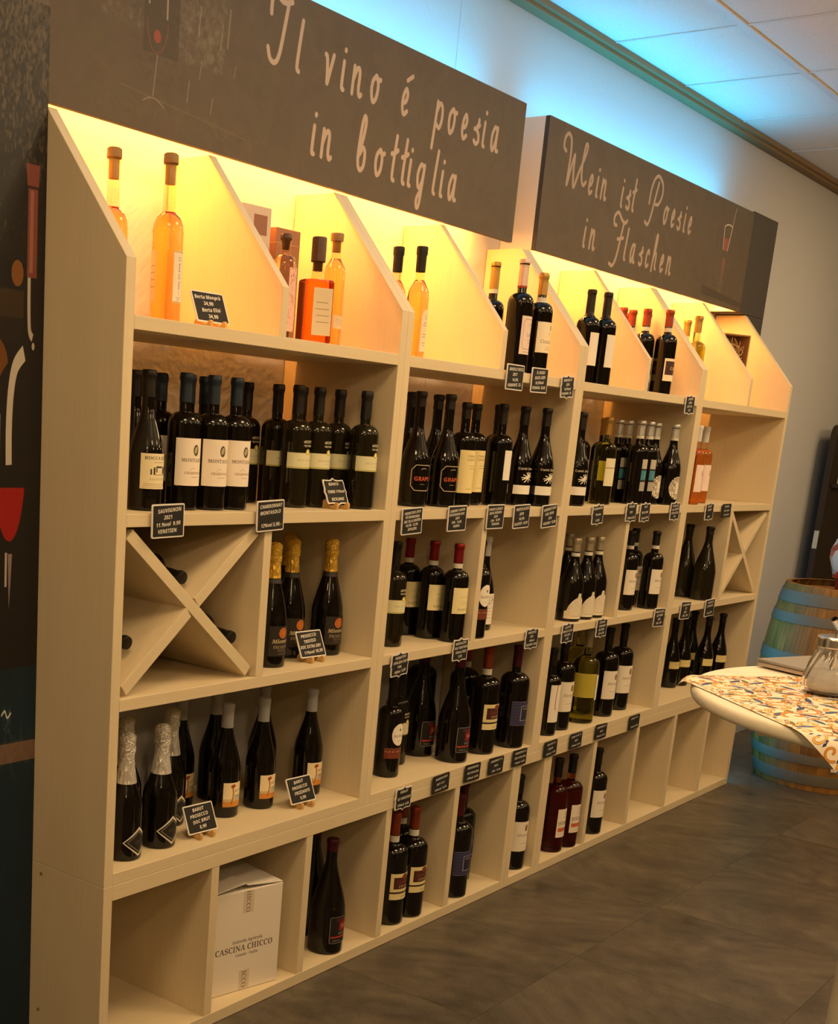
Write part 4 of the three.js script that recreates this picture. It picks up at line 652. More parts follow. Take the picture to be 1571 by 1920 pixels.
// bottles lying in the crossed compartment, necks to the front
{
  const spots = [[0.262, 1.187, 'upper'], [0.448, 1.032, 'right'], [0.092, 1.05, 'left']];
  const rowsX = { upper: 'upper pocket', right: 'pocket nearer the sparkling wine', left: 'pocket nearer the mural' };
  for (const [x, y, k] of spots) {
    protos.mp ??= buildBottle('mp');
    const o = new THREE.Group(), b = protos.merl.clone(); o.name = numbered('lying_wine_bottle');
    for (const c of [...b.children]) { const m = c.clone(); if (m.name === 'capsule') m.material = fBlack; if (m.name === 'neck_band') continue; o.add(m); }
    o.rotation.x = PI / 2 + 0.085; o.position.set(x, y, -0.342);
    tag(o, `dark wine bottle lying neck forward in the cross shelf, ${rowsX[k]}`, 'bottle'); scene.add(o);
  }
}

// ---------------------------------------------------------------- chalk price tags
// shape: p plain with white rim, o ornate with white rim, d dark without rim; x, y of the upper left corner; turn; wording
const TAGS = [
  ['p', 0.096, 1.336, 1.5, ['SAUVIGNON', '2021', '11.%vol  9.90', 'VENETIEN'], 'Sauvignon 2021, below the cream label with red shield'],
  ['p', 0.446, 1.343, 2.5, ['CHARDONNAY', 'MONTASOLO', '', '12%vol 5,90.-'], 'Chardonnay, above the divider of the cross compartment'],
  ['p', 1.062, 1.321, 2.5, ['PRIMITIVO 2019', 'DI MANDURIA', 'DOC VILLA SANTERA', '14,5%  12,90', 'APULIEN'], 'Primitivo, below the octagon label bottles'],
  ['p', 1.298, 1.325, 1.3, ['CABERNET LAGUNA', 'SAUVIGNON DOC', '2019', '13%   12,50', 'GARDA'], 'Cabernet Sauvignon, below the cream yellow labels'],
  ['p', 1.518, 1.327, 0.6, ['CHIANTI CLASSICO', 'DOCG RISERVA', '2019', '13%   16,90', 'TOSKANA'], 'Chianti, above the divider of the second unit'],
  ['p', 1.68, 1.326, 2, ['PRIMITIVO SALENTO', '2018', '14,5%', 'SALENTO  16,90'], 'Primitivo Salento, below the narrow white label'],
  ['p', 1.865, 1.325, 3.5, ['CABERNET SAUV', 'DOC 2018', '13%', 'PIEMONT  13,90'], 'Cabernet, below the scribble print bottles'],
  ['p', 1.541, 1.734, 0, ['BAROLO DOCG', '2017', '14,5%', 'PIEMONTE  32.-'], 'Barolo, on the top shelf edge by the sloped divider'],
  ['p', 1.693, 1.735, 1.2, ['IL SASSO', 'DOCG 2020', '14,5%vol', 'TOSKANA  34,90'], 'a Tuscan red, on the top shelf edge'],
  ['o', 1.887, 1.724, 3, ['BRUNELLO', '2016', '14,5%vol', 'TOSKANA  35.-'], 'Brunello, at the end of the second top shelf'],
  ['o', 2.886, 1.721, 1.5, ['CHIANTI', 'DOCG', '2019 13%', '8,50'], 'Chianti, at the end of the third top shelf'],
  ['o', 2.226, 1.322, 3, ['VERMENTINO', 'Toscana', '€ 8,90'], 'Vermentino, below the yellow green bottle'],
  ['o', 2.497, 1.327, 0, ['RIESLING', '2020', '12%vol 8,90'], 'Riesling, beside another ornate tag on the third unit'],
  ['o', 2.616, 1.325, 1.5, ['GAVI', 'DOCG 2020', '12%vol 9,90'], 'Gavi, below the blue striped labels'],
  ['o', 2.893, 1.327, 1, ['SOAVE DOC', 'DEL VENETO', '12%vol 2020', '7,90'], 'Soave, below the silver medallion labels'],
  ['o', 3.246, 1.322, 2, ['ROSATO', 'PUGLIA', '', '6,90'], 'rosé, below the orange bottle'],
  ['d', 3.432, 1.319, 1, ['RIPASSO', 'DOC  2019', '13% 12,90'], 'Ripasso, beside the small cross compartment'],
  ['o', 1.076, 0.914, 2.5, ['PRIMITIVO', 'APULIEN 2021', '14%', '100ml  5,90'], 'Primitivo, below the third-row green band bottle'],
  ['o', 1.403, 0.926, -1, ['BARDOLINO', 'DOC VENETIEN', '12%vol 2022', '5,90'], 'Bardolino, below the red capsules'],
  ['o', 1.853, 0.922, -1, ['PRIMITIVO', '2021', '14%vol', 'SALENTO  8,90'], 'Primitivo, at the end of the empty third-row compartment'],
  ['o', 2.111, 0.919, 0.4, ['CUSTOZA', 'BIANCO 2020', '12% DOC', '9,90'], 'Custoza, below the castle labels'],
  ['o', 2.38, 0.916, -1.5, ['CORVINA', 'VERONESE', 'IGT 2020', '13%  8,90'], 'Corvina, below the divider of the third unit'],
  ['p', 2.886, 0.92, -2.5, ['NERO D AVOLA', 'IGT TERRE', '2021', '14%  6,90'], 'Nero d Avola, at the end of the third unit'],
  ['p', 3.144, 0.93, -2.5, ['GARGANEGA', 'IGT', '2021', '13%  7,90'], 'Garganega, below the plain dark sparkling bottles'],
  ['p', 3.41, 0.923, 1.6, ['PROSECCO', 'EXTRA DRY', '', '11%  9,90'], 'Prosecco, below the small cross compartment'],
  ['o', 1.166, 0.5, -1, ['MERLOT', 'IGT VENETIEN', '12%vol  4,90'], 'Merlot, on the base edge above the magnums'],
  ['d', 1.369, 0.504, 1.5, ['BARDOLINO', 'IGT 1.5 l', '13%vol  5,20'], 'Bardolino, on the base edge, first dark one from mural'],
  ['d', 1.558, 0.507, -1.5, ['SANGIOVESE', 'IGT APULIEN', '12%vol  8,90'], 'Sangiovese, on the base edge below the red and black label'],
  ['d', 1.709, 0.505, -1.3, ['CABERNET 1,5', '2020', '13%  11,90'], 'Cabernet, on the base edge below the framed magnum label'],
  ['d', 1.868, 0.507, -1, ['PRIMITIVO 1,5', '2021 APULIEN', '13%vol  9,20'], 'Primitivo, on the base edge below the blue magnum label'],
  ['d', 2.092, 0.503, 1, ['ROSATO 1,5', 'ITALIA', '12%vol  7,90'], 'rosé, on the base edge above the red rosé bottles'],
  ['d', 2.288, 0.503, 0, ['NERO D AV 1,5', '2021', '12%vol  8,90'], 'Nero d Avola, on the base edge below the olive magnum'],
  ['d', 2.495, 0.508, -2, ['CHARDONNAY 1,5', '2021', '12%vol  9,20'], 'Chardonnay, on the base edge below the white magnum label'],
  ['d', 2.794, 0.502, 1, ['MERLOT 1,5', '', '12%vol  8,90'], 'Merlot, on the base edge, last of the dark row'],
];
const STANDS = [
  ['p', 0.335, -0.062, 'r1', ['Berta Monprà', '34,90', 'Berta Elisi', '34,90'], 'two spirits, beside the slim amber bottles'],
  ['o', 0.835, -0.045, 'r2', ['BIANCO', 'TERRE 11%vol', 'SICILIANE'], 'Bianco, in front of the green band bottles'],
  ['p', 0.79, -0.052, 'r3', ['PROSECCO', 'TREVISO', 'DOC EXTRA DRY', '11%vol 10,90'], 'Prosecco Treviso, before the gold foil bottles'],
  ['p', 0.385, -0.05, 'r4', ['BARUT', 'PROSECCO', 'DOC BRUT', '8,90'], 'Brut Prosecco, beside the silver foil bottles'],
  ['p', 0.793, -0.05, 'r4', ['BARUT', 'PROSECCO', 'FRIZZANTE', '5,90'], 'Prosecco frizzante, before a grey screw cap bottle'],
];
const TC = 256, TR = 192, tagList = [...TAGS.map((t) => [t[0], t[4]]), ...STANDS.map((t) => [t[0], t[4]])];
const tagTex = canvasTex(2048, 960, (g) => {
  g.fillStyle = '#191610'; g.fillRect(0, 0, 2048, 960);
  for (let i = 0; i < 900; i++) { g.globalAlpha = 0.05; g.fillStyle = '#5b5852'; g.fillRect(rnd() * 2048, rnd() * 960, 20 + rnd() * 60, 1 + rnd() * 3); } g.globalAlpha = 1;
  tagList.forEach(([sh, ls], i) => {
    g.save(); g.translate((i % 8) * TC, Math.floor(i / 8) * TR); g.beginPath(); g.rect(0, 0, TC, TR); g.clip();
    const top = 36, step = (TR - 76) / Math.max(1, ls.length - 1);
    ls.forEach((s, k) => {
      if (!s) return;
      g.save(); g.translate(TC / 2 + (rnd() - 0.5) * 18, top + k * step); g.rotate(-0.05 + (rnd() - 0.5) * 0.05); g.transform(1, 0, -0.14, 1, 0, 0);
      const size = ls.length > 4 ? 26 : 31; g.font = `bold ${size}px sans-serif`;
      const w = g.measureText(s).width, mx = 206; const f = Math.min(1, mx / w); g.scale(f, 1 + (1 - f) * 0.1);
      g.fillStyle = '#e2dccf'; g.textAlign = 'center'; g.textBaseline = 'middle'; g.fillText(s, 0, 0); g.restore();
    });
    g.restore();
  });
});
const mSlate = std({ map: tagTex, roughness: 0.75 });
const mTagRim = std({ color: lin(0.78, 0.73, 0.68), roughness: 0.6 }), mTagDark = std({ color: lin(0.02, 0.018, 0.016), roughness: 0.6 }), mTagWood = std({ color: lin(0.72, 0.5, 0.24), roughness: 0.65, map: woodTex });
function tagOutline(sh, w, h, inset) {
  const s = new THREE.Shape(), a = w / 2 - inset, b = h / 2 - inset;
  if (sh === 'o') {
    const k = 0.006, c = 0.004;
    s.moveTo(-a + c, -b); s.quadraticCurveTo(-a * 0.45, -b + k * 0.4, -a * 0.16, -b); s.lineTo(0, -b - k * 0.8); s.lineTo(a * 0.16, -b); s.quadraticCurveTo(a * 0.45, -b + k * 0.4, a - c, -b);
    s.quadraticCurveTo(a, -b + c, a - 0.0015, -b * 0.45); s.quadraticCurveTo(a - k * 0.4, -b * 0.2, a + k * 0.35, 0); s.quadraticCurveTo(a - k * 0.4, b * 0.2, a - 0.0015, b * 0.45); s.quadraticCurveTo(a, b - c, a - c, b);
    s.quadraticCurveTo(a * 0.45, b - k * 0.4, a * 0.16, b); s.lineTo(0, b + k * 0.8); s.lineTo(-a * 0.16, b); s.quadraticCurveTo(-a * 0.45, b - k * 0.4, -a + c, b);
    s.quadraticCurveTo(-a, b - c, -a + 0.0015, b * 0.45); s.quadraticCurveTo(-a + k * 0.4, b * 0.2, -a - k * 0.35, 0); s.quadraticCurveTo(-a + k * 0.4, -b * 0.2, -a + 0.0015, -b * 0.45); s.quadraticCurveTo(-a, -b + c, -a + c, -b);
  } else {
    const r = Math.max(0.0015, 0.005 - inset);
    s.moveTo(-a + r, -b); s.lineTo(a - r, -b); s.quadraticCurveTo(a, -b, a, -b + r); s.lineTo(a, b - r); s.quadraticCurveTo(a, b, a - r, b); s.lineTo(-a + r, b); s.quadraticCurveTo(-a, b, -a, b - r); s.lineTo(-a, -b + r); s.quadraticCurveTo(-a, -b, -a + r, -b);
  }
  return s;
}
const SIZE = { p: [0.101, 0.073], o: [0.086, 0.066], d: [0.094, 0.056] };
const tagBoards = {};
function tagParts(g, sh, idx) {
  const [w, h] = SIZE[sh];
  tagBoards[sh] ??= new THREE.ExtrudeGeometry(tagOutline(sh, w, h, 0), { depth: 0.003, bevelEnabled: false, curveSegments: 6 });
  part(g, 'board', tagBoards[sh], sh === 'd' ? mTagDark : mTagRim);
  const f = new THREE.ShapeGeometry(tagOutline(sh, w, h, sh === 'd' ? 0.0008 : 0.0032), 6), p = f.attributes.position, uv = f.attributes.uv, c = idx % 8, r = Math.floor(idx / 8);
  for (let i = 0; i < p.count; i++) uv.setXY(i, (c + 0.5 + p.getX(i) / w * 0.99) * TC / 2048, 1 - (r + 0.5 - p.getY(i) / h * 0.99) * TR / 960);
  part(g, 'slate', f, mSlate, [0, 0, 0.0034]);
}
TAGS.forEach(([sh, x, y, turn, ls, where], i) => {
  const [w, h] = SIZE[sh], t = thing('price_tag', `${{ p: 'white-rimmed', o: 'ornate white-rimmed', d: 'rimless' }[sh]} black chalk tag for ${where}`, 'price tag', null, [x + w / 2, y - h / 2, 0.004]);
  t.rotation.z = turn * PI / 180; tagParts(t, sh, i);
  part(t, 'clip', box(-0.008, 0.008, -0.012, 0.012, -0.0034, -0.0002), mTagDark);
});
STANDS.forEach(([sh, x, z, row, ls, where], i) => {
  const [w, h] = SIZE[sh], t = thing('chalk_stand', `small chalkboard on wooden feet for ${where}`, 'price tag', null, [x, SHELF[row] + 0.0004, z], -0.06);
  const b = new THREE.Group(); b.name = 'chalkboard'; b.rotation.x = -0.42; b.position.set(0, 0.0115 + h / 2 * Math.cos(0.42), -0.002 - h / 2 * Math.sin(0.42)); t.add(b);
  tagParts(b, sh, TAGS.length + i);
  const s = new THREE.Shape(); s.moveTo(0.016, 0); s.lineTo(-0.034, 0); s.quadraticCurveTo(-0.04, 0.014, -0.024, 0.022); s.lineTo(-0.008, 0.008); s.lineTo(0.006, 0.008); s.quadraticCurveTo(0.012, 0.02, 0.018, 0.014); s.quadraticCurveTo(0.02, 0.006, 0.016, 0);
  for (const dx of [-0.02, 0.024]) {
    const g = new THREE.ExtrudeGeometry(s, { depth: 0.007, bevelEnabled: true, bevelSize: 0.0006, bevelThickness: 0.0006, bevelSegments: 1, curveSegments: 6 }); g.rotateY(-PI / 2); g.translate(dx, 0.0006, 0);
    part(t, 'foot', boxUV(g, 'y'), mTagWood);
  }
});

// ---------------------------------------------------------------- boxes and small things on the shelves
const mCarton = std({ color: lin(0.74, 0.69, 0.62), roughness: 0.8 });
{ // wine carton in the base
  const w = 0.25, h = 0.288, d = 0.24;
  const tex = canvasTex(1024, 1126, (g, W2, H2) => {
    g.fillStyle = '#e6dccd'; g.fillRect(0, 0, W2, H2); for (let i = 0; i < 500; i++) { g.globalAlpha = 0.03; g.fillStyle = i % 2 ? '#cfc2ae' : '#f2ebe0'; g.fillRect(rnd() * W2, rnd() * H2, 40 + rnd() * 160, 2); } g.globalAlpha = 1;
    const T2 = (s, x, y, z, f = '') => { g.fillStyle = '#57493c'; g.font = `${f} ${z}px serif`; g.textAlign = 'center'; g.textBaseline = 'middle'; g.fillText(s, x, y); };
    T2('Azienda Agricola', 560, 560, 50, 'bold'); T2('CASCINA CHICCO', 520, 640, 92, 'bold'); T2('Canale - Italia', 560, 716, 46, 'bold');
    g.fillStyle = '#d5c6b0'; g.fillRect(468, 0, 150, 250); g.fillRect(468, 900, 150, 226);
    g.save(); g.translate(540, 60); g.rotate(PI / 2); T2('A CHICCO', 0, 0, 78); g.restore();
    g.save(); g.translate(540, 1010); g.rotate(PI / 2); T2('ICCO', 0, 0, 84); g.restore();
  });
  const c = thing('wine_carton', 'white cardboard wine carton standing in the base compartment', 'box', null, [0.562, SHELF.r5 + 0.0005, -0.04], -0.19);
  part(c, 'carton', box(-w / 2, w / 2, 0, h, -d, -0.0005, 'y', 0.002), mCarton);
  part(c, 'printed_front', new THREE.PlaneGeometry(w - 0.003, h - 0.003), std({ map: tex, roughness: 0.8 }), [0, h / 2, 0]);
  for (const k of [-1, 1]) { // flaps hinged at the outer edges, not quite closed
    const m = part(c, 'flap', k < 0 ? box(0.001, w / 2 - 0.001, 0, 0.004, -d + 0.001, -0.002, 'z', 0.001) : box(-w / 2 + 0.001, -0.001, 0, 0.004, -d + 0.001, -0.002, 'z', 0.001), mCarton, [k * w / 2, h + 0.0005, 0]); m.rotation.z = k < 0 ? 0.14 : -0.09;
  }
  part(c, 'tape', box(-0.02, 0.02, h * 0.999, h + 0.001, -d + 0.01, -0.01, 'z', 0), std({ color: lin(0.6, 0.52, 0.42), roughness: 0.3 }));
}
{ // gift boxes behind the spirits
  const t = thing('gift_box', 'white spirit box with brown square, behind the decanter', 'box', null, [0.625, SHELF.r1 + 0.0005, -0.25], -0.1);
  part(t, 'box', box(-0.05, 0.05, 0, 0.31, -0.05, 0.05, 'y', 0.002), std({ color: lin(0.62, 0.5, 0.42), roughness: 0.6 }));
  part(t, 'emblem', box(-0.008, 0.036, 0.245, 0.29, 0.0502, 0.0508, 'y', 0), std({ color: lin(0.28, 0.12, 0.07), roughness: 0.6 }));
  const u = thing('gift_box', 'brown spirit box, behind the decanter and orange bottle', 'box', null, [0.755, SHELF.r1 + 0.0005, -0.25], -0.05);
  part(u, 'box', box(-0.045, 0.045, 0, 0.275, -0.045, 0.045, 'y', 0.002), std({ color: lin(0.36, 0.15, 0.07), roughness: 0.6 }));
  part(u, 'lid_line', box(-0.0455, 0.0455, 0.238, 0.24, -0.0455, 0.0455, 'y', 0), std({ color: lin(0.5, 0.3, 0.14), roughness: 0.5 }));
  const v = thing('wooden_wine_box', 'brown wooden wine box, behind the black capsule bottles', 'box', null, [2.2, SHELF.r1 + 0.0005, -0.29], 0);
  part(v, 'box', box(-0.09, 0.09, 0, 0.27, -0.06, 0.04, 'y', 0.002), std({ color: lin(0.42, 0.28, 0.14), roughness: 0.7, map: woodTex }));
  part(v, 'lid', box(-0.092, 0.092, 0.2705, 0.28, -0.062, 0.042, 'x', 0.002), std({ color: lin(0.36, 0.24, 0.12), roughness: 0.7, map: woodTex }));
}
{ // open gift box with straw and a bottle in it
  const t = thing('straw_gift_box', 'open brown gift box with straw and a small bottle', 'box', null, [3.79, SHELF.r1 + 0.0005, -0.2], -0.5);
  const mb = std({ color: lin(0.30, 0.15, 0.05), roughness: 0.7 });
  part(t, 'tray', mergeGeometries([box(-0.07, 0.07, 0, 0.3, -0.04, -0.034), box(-0.07, -0.064, 0, 0.3, -0.034, 0.035), box(0.064, 0.07, 0, 0.3, -0.034, 0.035), box(-0.064, 0.064, 0.294, 0.3, -0.034, 0.035), box(-0.064, 0.064, 0, 0.006, -0.034, 0.035)]), mb);
  const ms = std({ color: lin(0.68, 0.44, 0.18), roughness: 0.8, side: THREE.DoubleSide }), gs = [];
  for (let i = 0; i < 130; i++) {
    const a = rnd() * 6.28, l = 0.02 + rnd() * 0.03, x = (rnd() - 0.5) * 0.09, y = 0.04 + rnd() * 0.22, z = -0.026 + rnd() * 0.045;
    const cl = (v, m) => Math.max(-m, Math.min(m, v));
    const q = new THREE.CatmullRomCurve3([0, 1, 2].map((k) => new THREE.Vector3(cl(x + Math.cos(a) * l * (k - 1) + (rnd() - 0.5) * 0.02, 0.059), Math.max(0.012, Math.min(0.286, y + Math.sin(a) * l * (k - 1) + (rnd() - 0.5) * 0.02)), z + (rnd() - 0.5) * 0.008)));
    gs.push(new THREE.TubeGeometry(q, 5, 0.0016, 4));
  }
  const st = part(t, 'straw', mergeGeometries(gs), ms); st.userData.kind = 'stuff';
  part(t, 'small_bottle', new THREE.LatheGeometry([[0, 0.008], [0.02, 0.008], [0.022, 0.012], [0.022, 0.12], [0.016, 0.14], [0.009, 0.15], [0.009, 0.2], [0, 0.2]].map((p) => V2(...p)), 20), phys({ color: lin(0.5, 0.12, 0.07), roughness: 0.2 }), [0, 0, 0.01]);
}
{ // little wooden plates in the last base compartment
  const mw = std({ color: lin(0.72, 0.55, 0.32), roughness: 0.7, map: woodTex });
  [[3.84, 0.033, -0.12, 0.3, 'lower'], [3.852, 0.0385, -0.125, -0.25, 'upper']].forEach(([x, y, z, r, k]) => {
    const s = new THREE.Shape(); s.moveTo(-0.045, -0.03); s.lineTo(0.03, -0.03); s.lineTo(0.05, 0.0); s.lineTo(0.03, 0.03); s.lineTo(-0.02, 0.03); s.lineTo(-0.025, 0.015); s.lineTo(-0.045, 0.012); s.closePath();
    const g = new THREE.ExtrudeGeometry(s, { depth: 0.004, bevelEnabled: true, bevelSize: 0.0005, bevelThickness: 0.0005, bevelSegments: 1 }); g.rotateX(-PI / 2); g.translate(0, 0.0005, 0);
    const m = new THREE.Mesh(boxUV(g, 'x'), mw); m.name = numbered('wooden_plate'); m.position.set(x, y + 0.0003, z); m.rotation.y = r; scene.add(m);
    tag(m, `small notched wooden plate on the base floor, ${k} of two`, 'plate');
  });
  const f = new THREE.Mesh(box(-0.001, 0.0012, 0, 0.24, -0.045, 0.0, 'y', 0.0004), std({ color: lin(0.62, 0.55, 0.5), roughness: 0.5 })); f.name = 'film_strip'; f.position.set(2.932, 0.195, -0.004); scene.add(f);
  tag(f, 'torn pale film strip on the edge of a base divider', 'strip');
}
// ---------------------------------------------------------------- bar table with its things
const TB = [0.63, 1.1, 1.487], TRad = 0.43;
const creamTex = dataTex(512, 512, (u, v) => { const n = pn(u, v, 4, 4, 7.1, 5), k = Math.abs(pn(u, v, 3, 5, 2.3, 4)); const l = k < 0.02 ? -10 : 0; return [238 + n * 8 + l, 229 + n * 8 + l, 204 + n * 8 + l]; });
creamTex.repeat.set(1.4, 1.4);
const mCream = std({ map: creamTex, roughness: 0.42 });
{
  const t = thing('bar_table', 'round cream bar table with a patterned cloth on it', 'table', null, [TB[0], 0, TB[2]]);
  const pr = []; const th = 0.025, R = TRad; pr.push([0, 1.1 - th], [R - 0.009, 1.1 - th]); for (let i = 0; i <= 8; i++) { const a = -PI / 2 + PI * i / 8; pr.push([R - 0.009 + Math.cos(a) * 0.009, 1.1 - th / 2 + Math.sin(a) * th / 2]); } pr.push([0, 1.1]);
  const g = new THREE.LatheGeometry(pr.map((p) => V2(...p)), 96); const p = g.attributes.position, uv = g.attributes.uv; for (let i = 0; i < p.count; i++) uv.setXY(i, p.getX(i) + p.getY(i) * 0.5, p.getZ(i) + p.getY(i));
  part(t, 'table_top', g, mCream);
  part(t, 'pedestal', new THREE.LatheGeometry([[0.085, 0.03], [0.085, 1.04], [0.11, 1.06], [0.11, 1.074]].map((q) => V2(...q)), 32), mCream);
  part(t, 'foot', new THREE.LatheGeometry([[0, 0], [0.27, 0], [0.275, 0.008], [0.26, 0.018], [0.09, 0.032], [0, 0.033]].map((q) => V2(...q)), 48), mCream);
  for (const a of [0.3, 0.3 + PI / 2, 0.3 + PI, 0.3 + 1.5 * PI]) {
    const m = part(t, 'support_arm', new THREE.CylinderGeometry(0.0155, 0.0155, 0.24, 20).rotateX(PI / 2), mCream, [-Math.sin(a) * 0.18, 1.025, -Math.cos(a) * 0.18]); m.rotation.y = a;
  }
}
{ // majolica cloth: flat on the top, falling over the rim
  const tex = canvasTex(2048, 2048, (g, w) => {
    g.fillStyle = '#e6d8c0'; g.fillRect(0, 0, w, w);
    const scroll = (x, y, r, a, c, o) => { g.save(); g.translate(x, y); g.rotate(a); g.strokeStyle = o; g.lineWidth = r * 0.42; g.lineCap = 'round'; const path = () => { g.beginPath(); for (let i = 0; i <= 26; i++) { const t = i / 26 * 5.6, q = r * (0.25 + t * 0.2); i ? g.lineTo(Math.cos(t) * q, Math.sin(t) * q) : g.moveTo(Math.cos(t) * q, Math.sin(t) * q); } g.stroke(); }; path(); g.strokeStyle = c; g.lineWidth = r * 0.26; path(); g.restore(); };
    const leaf = (x, y, l, a, c, o) => { g.save(); g.translate(x, y); g.rotate(a); g.beginPath(); g.moveTo(-l, 0); g.quadraticCurveTo(0, -l * 0.55, l, 0); g.quadraticCurveTo(0, l * 0.4, -l, 0); g.fillStyle = c; g.fill(); g.strokeStyle = o; g.lineWidth = 4; g.stroke(); g.restore(); };
    const Y = ['#e7a63a', '#edbb5c', '#d98c2e', '#e39a6a'], Bl = ['#3c4a78', '#4f5d8c', '#2f3b62'], G = ['#5d7a35', '#7f9440'];
    const motif = (cx, cy, k) => {
      for (let i = 0; i < 4; i++) { const a = i * PI / 2 + k; scroll(cx + Math.cos(a) * 66, cy + Math.sin(a) * 66, 44, a * 2 + k, Y[i % 4], '#8a5a22'); leaf(cx + Math.cos(a + 0.7) * 92, cy + Math.sin(a + 0.7) * 92, 46, a + 0.9, Bl[i % 3], '#1f2742'); leaf(cx + Math.cos(a + 0.35) * 130, cy + Math.sin(a + 0.35) * 130, 36, a + 2, i % 2 ? G[0] : Y[3], '#6a4a24'); g.strokeStyle = '#8f6b34'; g.lineWidth = 5; g.beginPath(); g.arc(cx + Math.cos(a) * 120, cy + Math.sin(a) * 120, 44, a, a + 3.2); g.stroke(); }
      leaf(cx, cy, 30, k, '#dd7f45', '#8a4a22'); leaf(cx, cy, 22, k + 1.5, G[1], '#4a5a24');
      for (let i = 0; i < 8; i++) { g.fillStyle = Bl[i % 3]; g.beginPath(); g.arc(cx + Math.cos(i * 0.8 + k) * 158, cy + Math.sin(i * 0.8 + k) * 158, 7, 0, 7); g.fill(); }
    };
    for (let i = 0; i < 5; i++) for (let j = 0; j < 5; j++) { g.save(); g.translate(240 + i * 395, 240 + j * 395); g.scale(1.5, 1.5); motif(0, 0, i * 1.3 + j * 0.7); g.restore(); g.save(); g.translate(437 + i * 395, 437 + j * 395); g.scale(0.8, 0.8); motif(0, 0, i * 0.9 + j * 1.7); g.restore(); }
    for (let i = 0; i < 34; i++) for (const e of [0, 1, 2, 3]) { const q = 30 + i * 60, [x, y] = [[q, 44], [q, w - 44], [44, q], [w - 44, q]][e]; if (i % 2) scroll(x, y, 36, i, Y[i % 3], '#8a5a22'); else { g.fillStyle = '#2c3350'; g.beginPath(); g.arc(x, y, 10, 0, 7); g.fill(); g.fillRect(x - 16, y - 4, 32, 8); } }
  });
  const K = [0.4996, 1.035], a = 37 * PI / 180, U = [0.82, 0.572], Vv = [-0.66, 0.751], L = 0.62, n = 90, p = [], uv = [], ix = [];
  for (let i = 0; i <= n; i++) for (let j = 0; j <= n; j++) {
    const s = i / n * L, t = j / n * L; let x = K[0] + U[0] * s + Vv[0] * t - TB[0], z = K[1] + U[1] * s + Vv[1] * t - TB[2], y = 0.0018 + 0.0006 * Math.sin(s * 40) * Math.sin(t * 33);
    const r = Math.hypot(x, z), over = r - (TRad - 0.004);
    if (over > 0) { const b = 0.03, an = Math.min(over / b, 1.15), rr = TRad - 0.004 + b * Math.sin(an) + Math.max(0, over - 1.15 * b) * Math.cos(1.15); y = 0.0018 - b * (1 - Math.cos(an)) - Math.max(0, over - 1.15 * b) * Math.sin(1.15) + 0.004 * Math.min(1, over / 0.02); x *= rr / r; z *= rr / r; }
    p.push(x, y, z); uv.push(i / n, j / n);
    if (i < n && j < n) { const q = i * (n + 1) + j; ix.push(q, q + 1, q + n + 1, q + 1, q + n + 2, q + n + 1); }
  }
  const g = new THREE.BufferGeometry(); g.setAttribute('position', new THREE.Float32BufferAttribute(p, 3)); g.setAttribute('uv', new THREE.Float32BufferAttribute(uv, 2)); g.setIndex(ix); g.computeVertexNormals();
  const m = new THREE.Mesh(g, std({ map: tex, roughness: 0.85, side: THREE.DoubleSide })); m.name = 'table_cloth'; m.position.set(TB[0], 1.1, TB[2]); scene.add(m);
  tag(m, 'white cloth printed with yellow and blue scrolls over the bar table', 'tablecloth');
}
{ // closed laptop
  const t = thing('laptop', 'closed grey laptop lying on the bar table', 'laptop', null, [0.783, 1.1035, 1.101]);
  t.rotation.y = Math.atan2(0.346, 0.938) - PI / 2 + PI / 2;
  const e = Math.atan2(-0.346, 0.938); t.rotation.y = e;
  const mA = std({ color: lin(0.34, 0.31, 0.27), metalness: 0.5, roughness: 0.42 });
  part(t, 'base', box(0, 0.205, 0, 0.0085, 0, 0.29, 'y', 0.003), std({ color: lin(0.5, 0.4, 0.33), metalness: 0.6, roughness: 0.4 }));
  part(t, 'lid', box(0, 0.205, 0.0092, 0.0148, 0, 0.29, 'y', 0.0025), mA);
  part(t, 'emblem', new THREE.CylinderGeometry(0.017, 0.017, 0.0005, 28).scale(0.9, 1, 1.1), std({ color: lin(0.62, 0.63, 0.5), roughness: 0.3 }), [0.103, 0.0151, 0.145]);
}
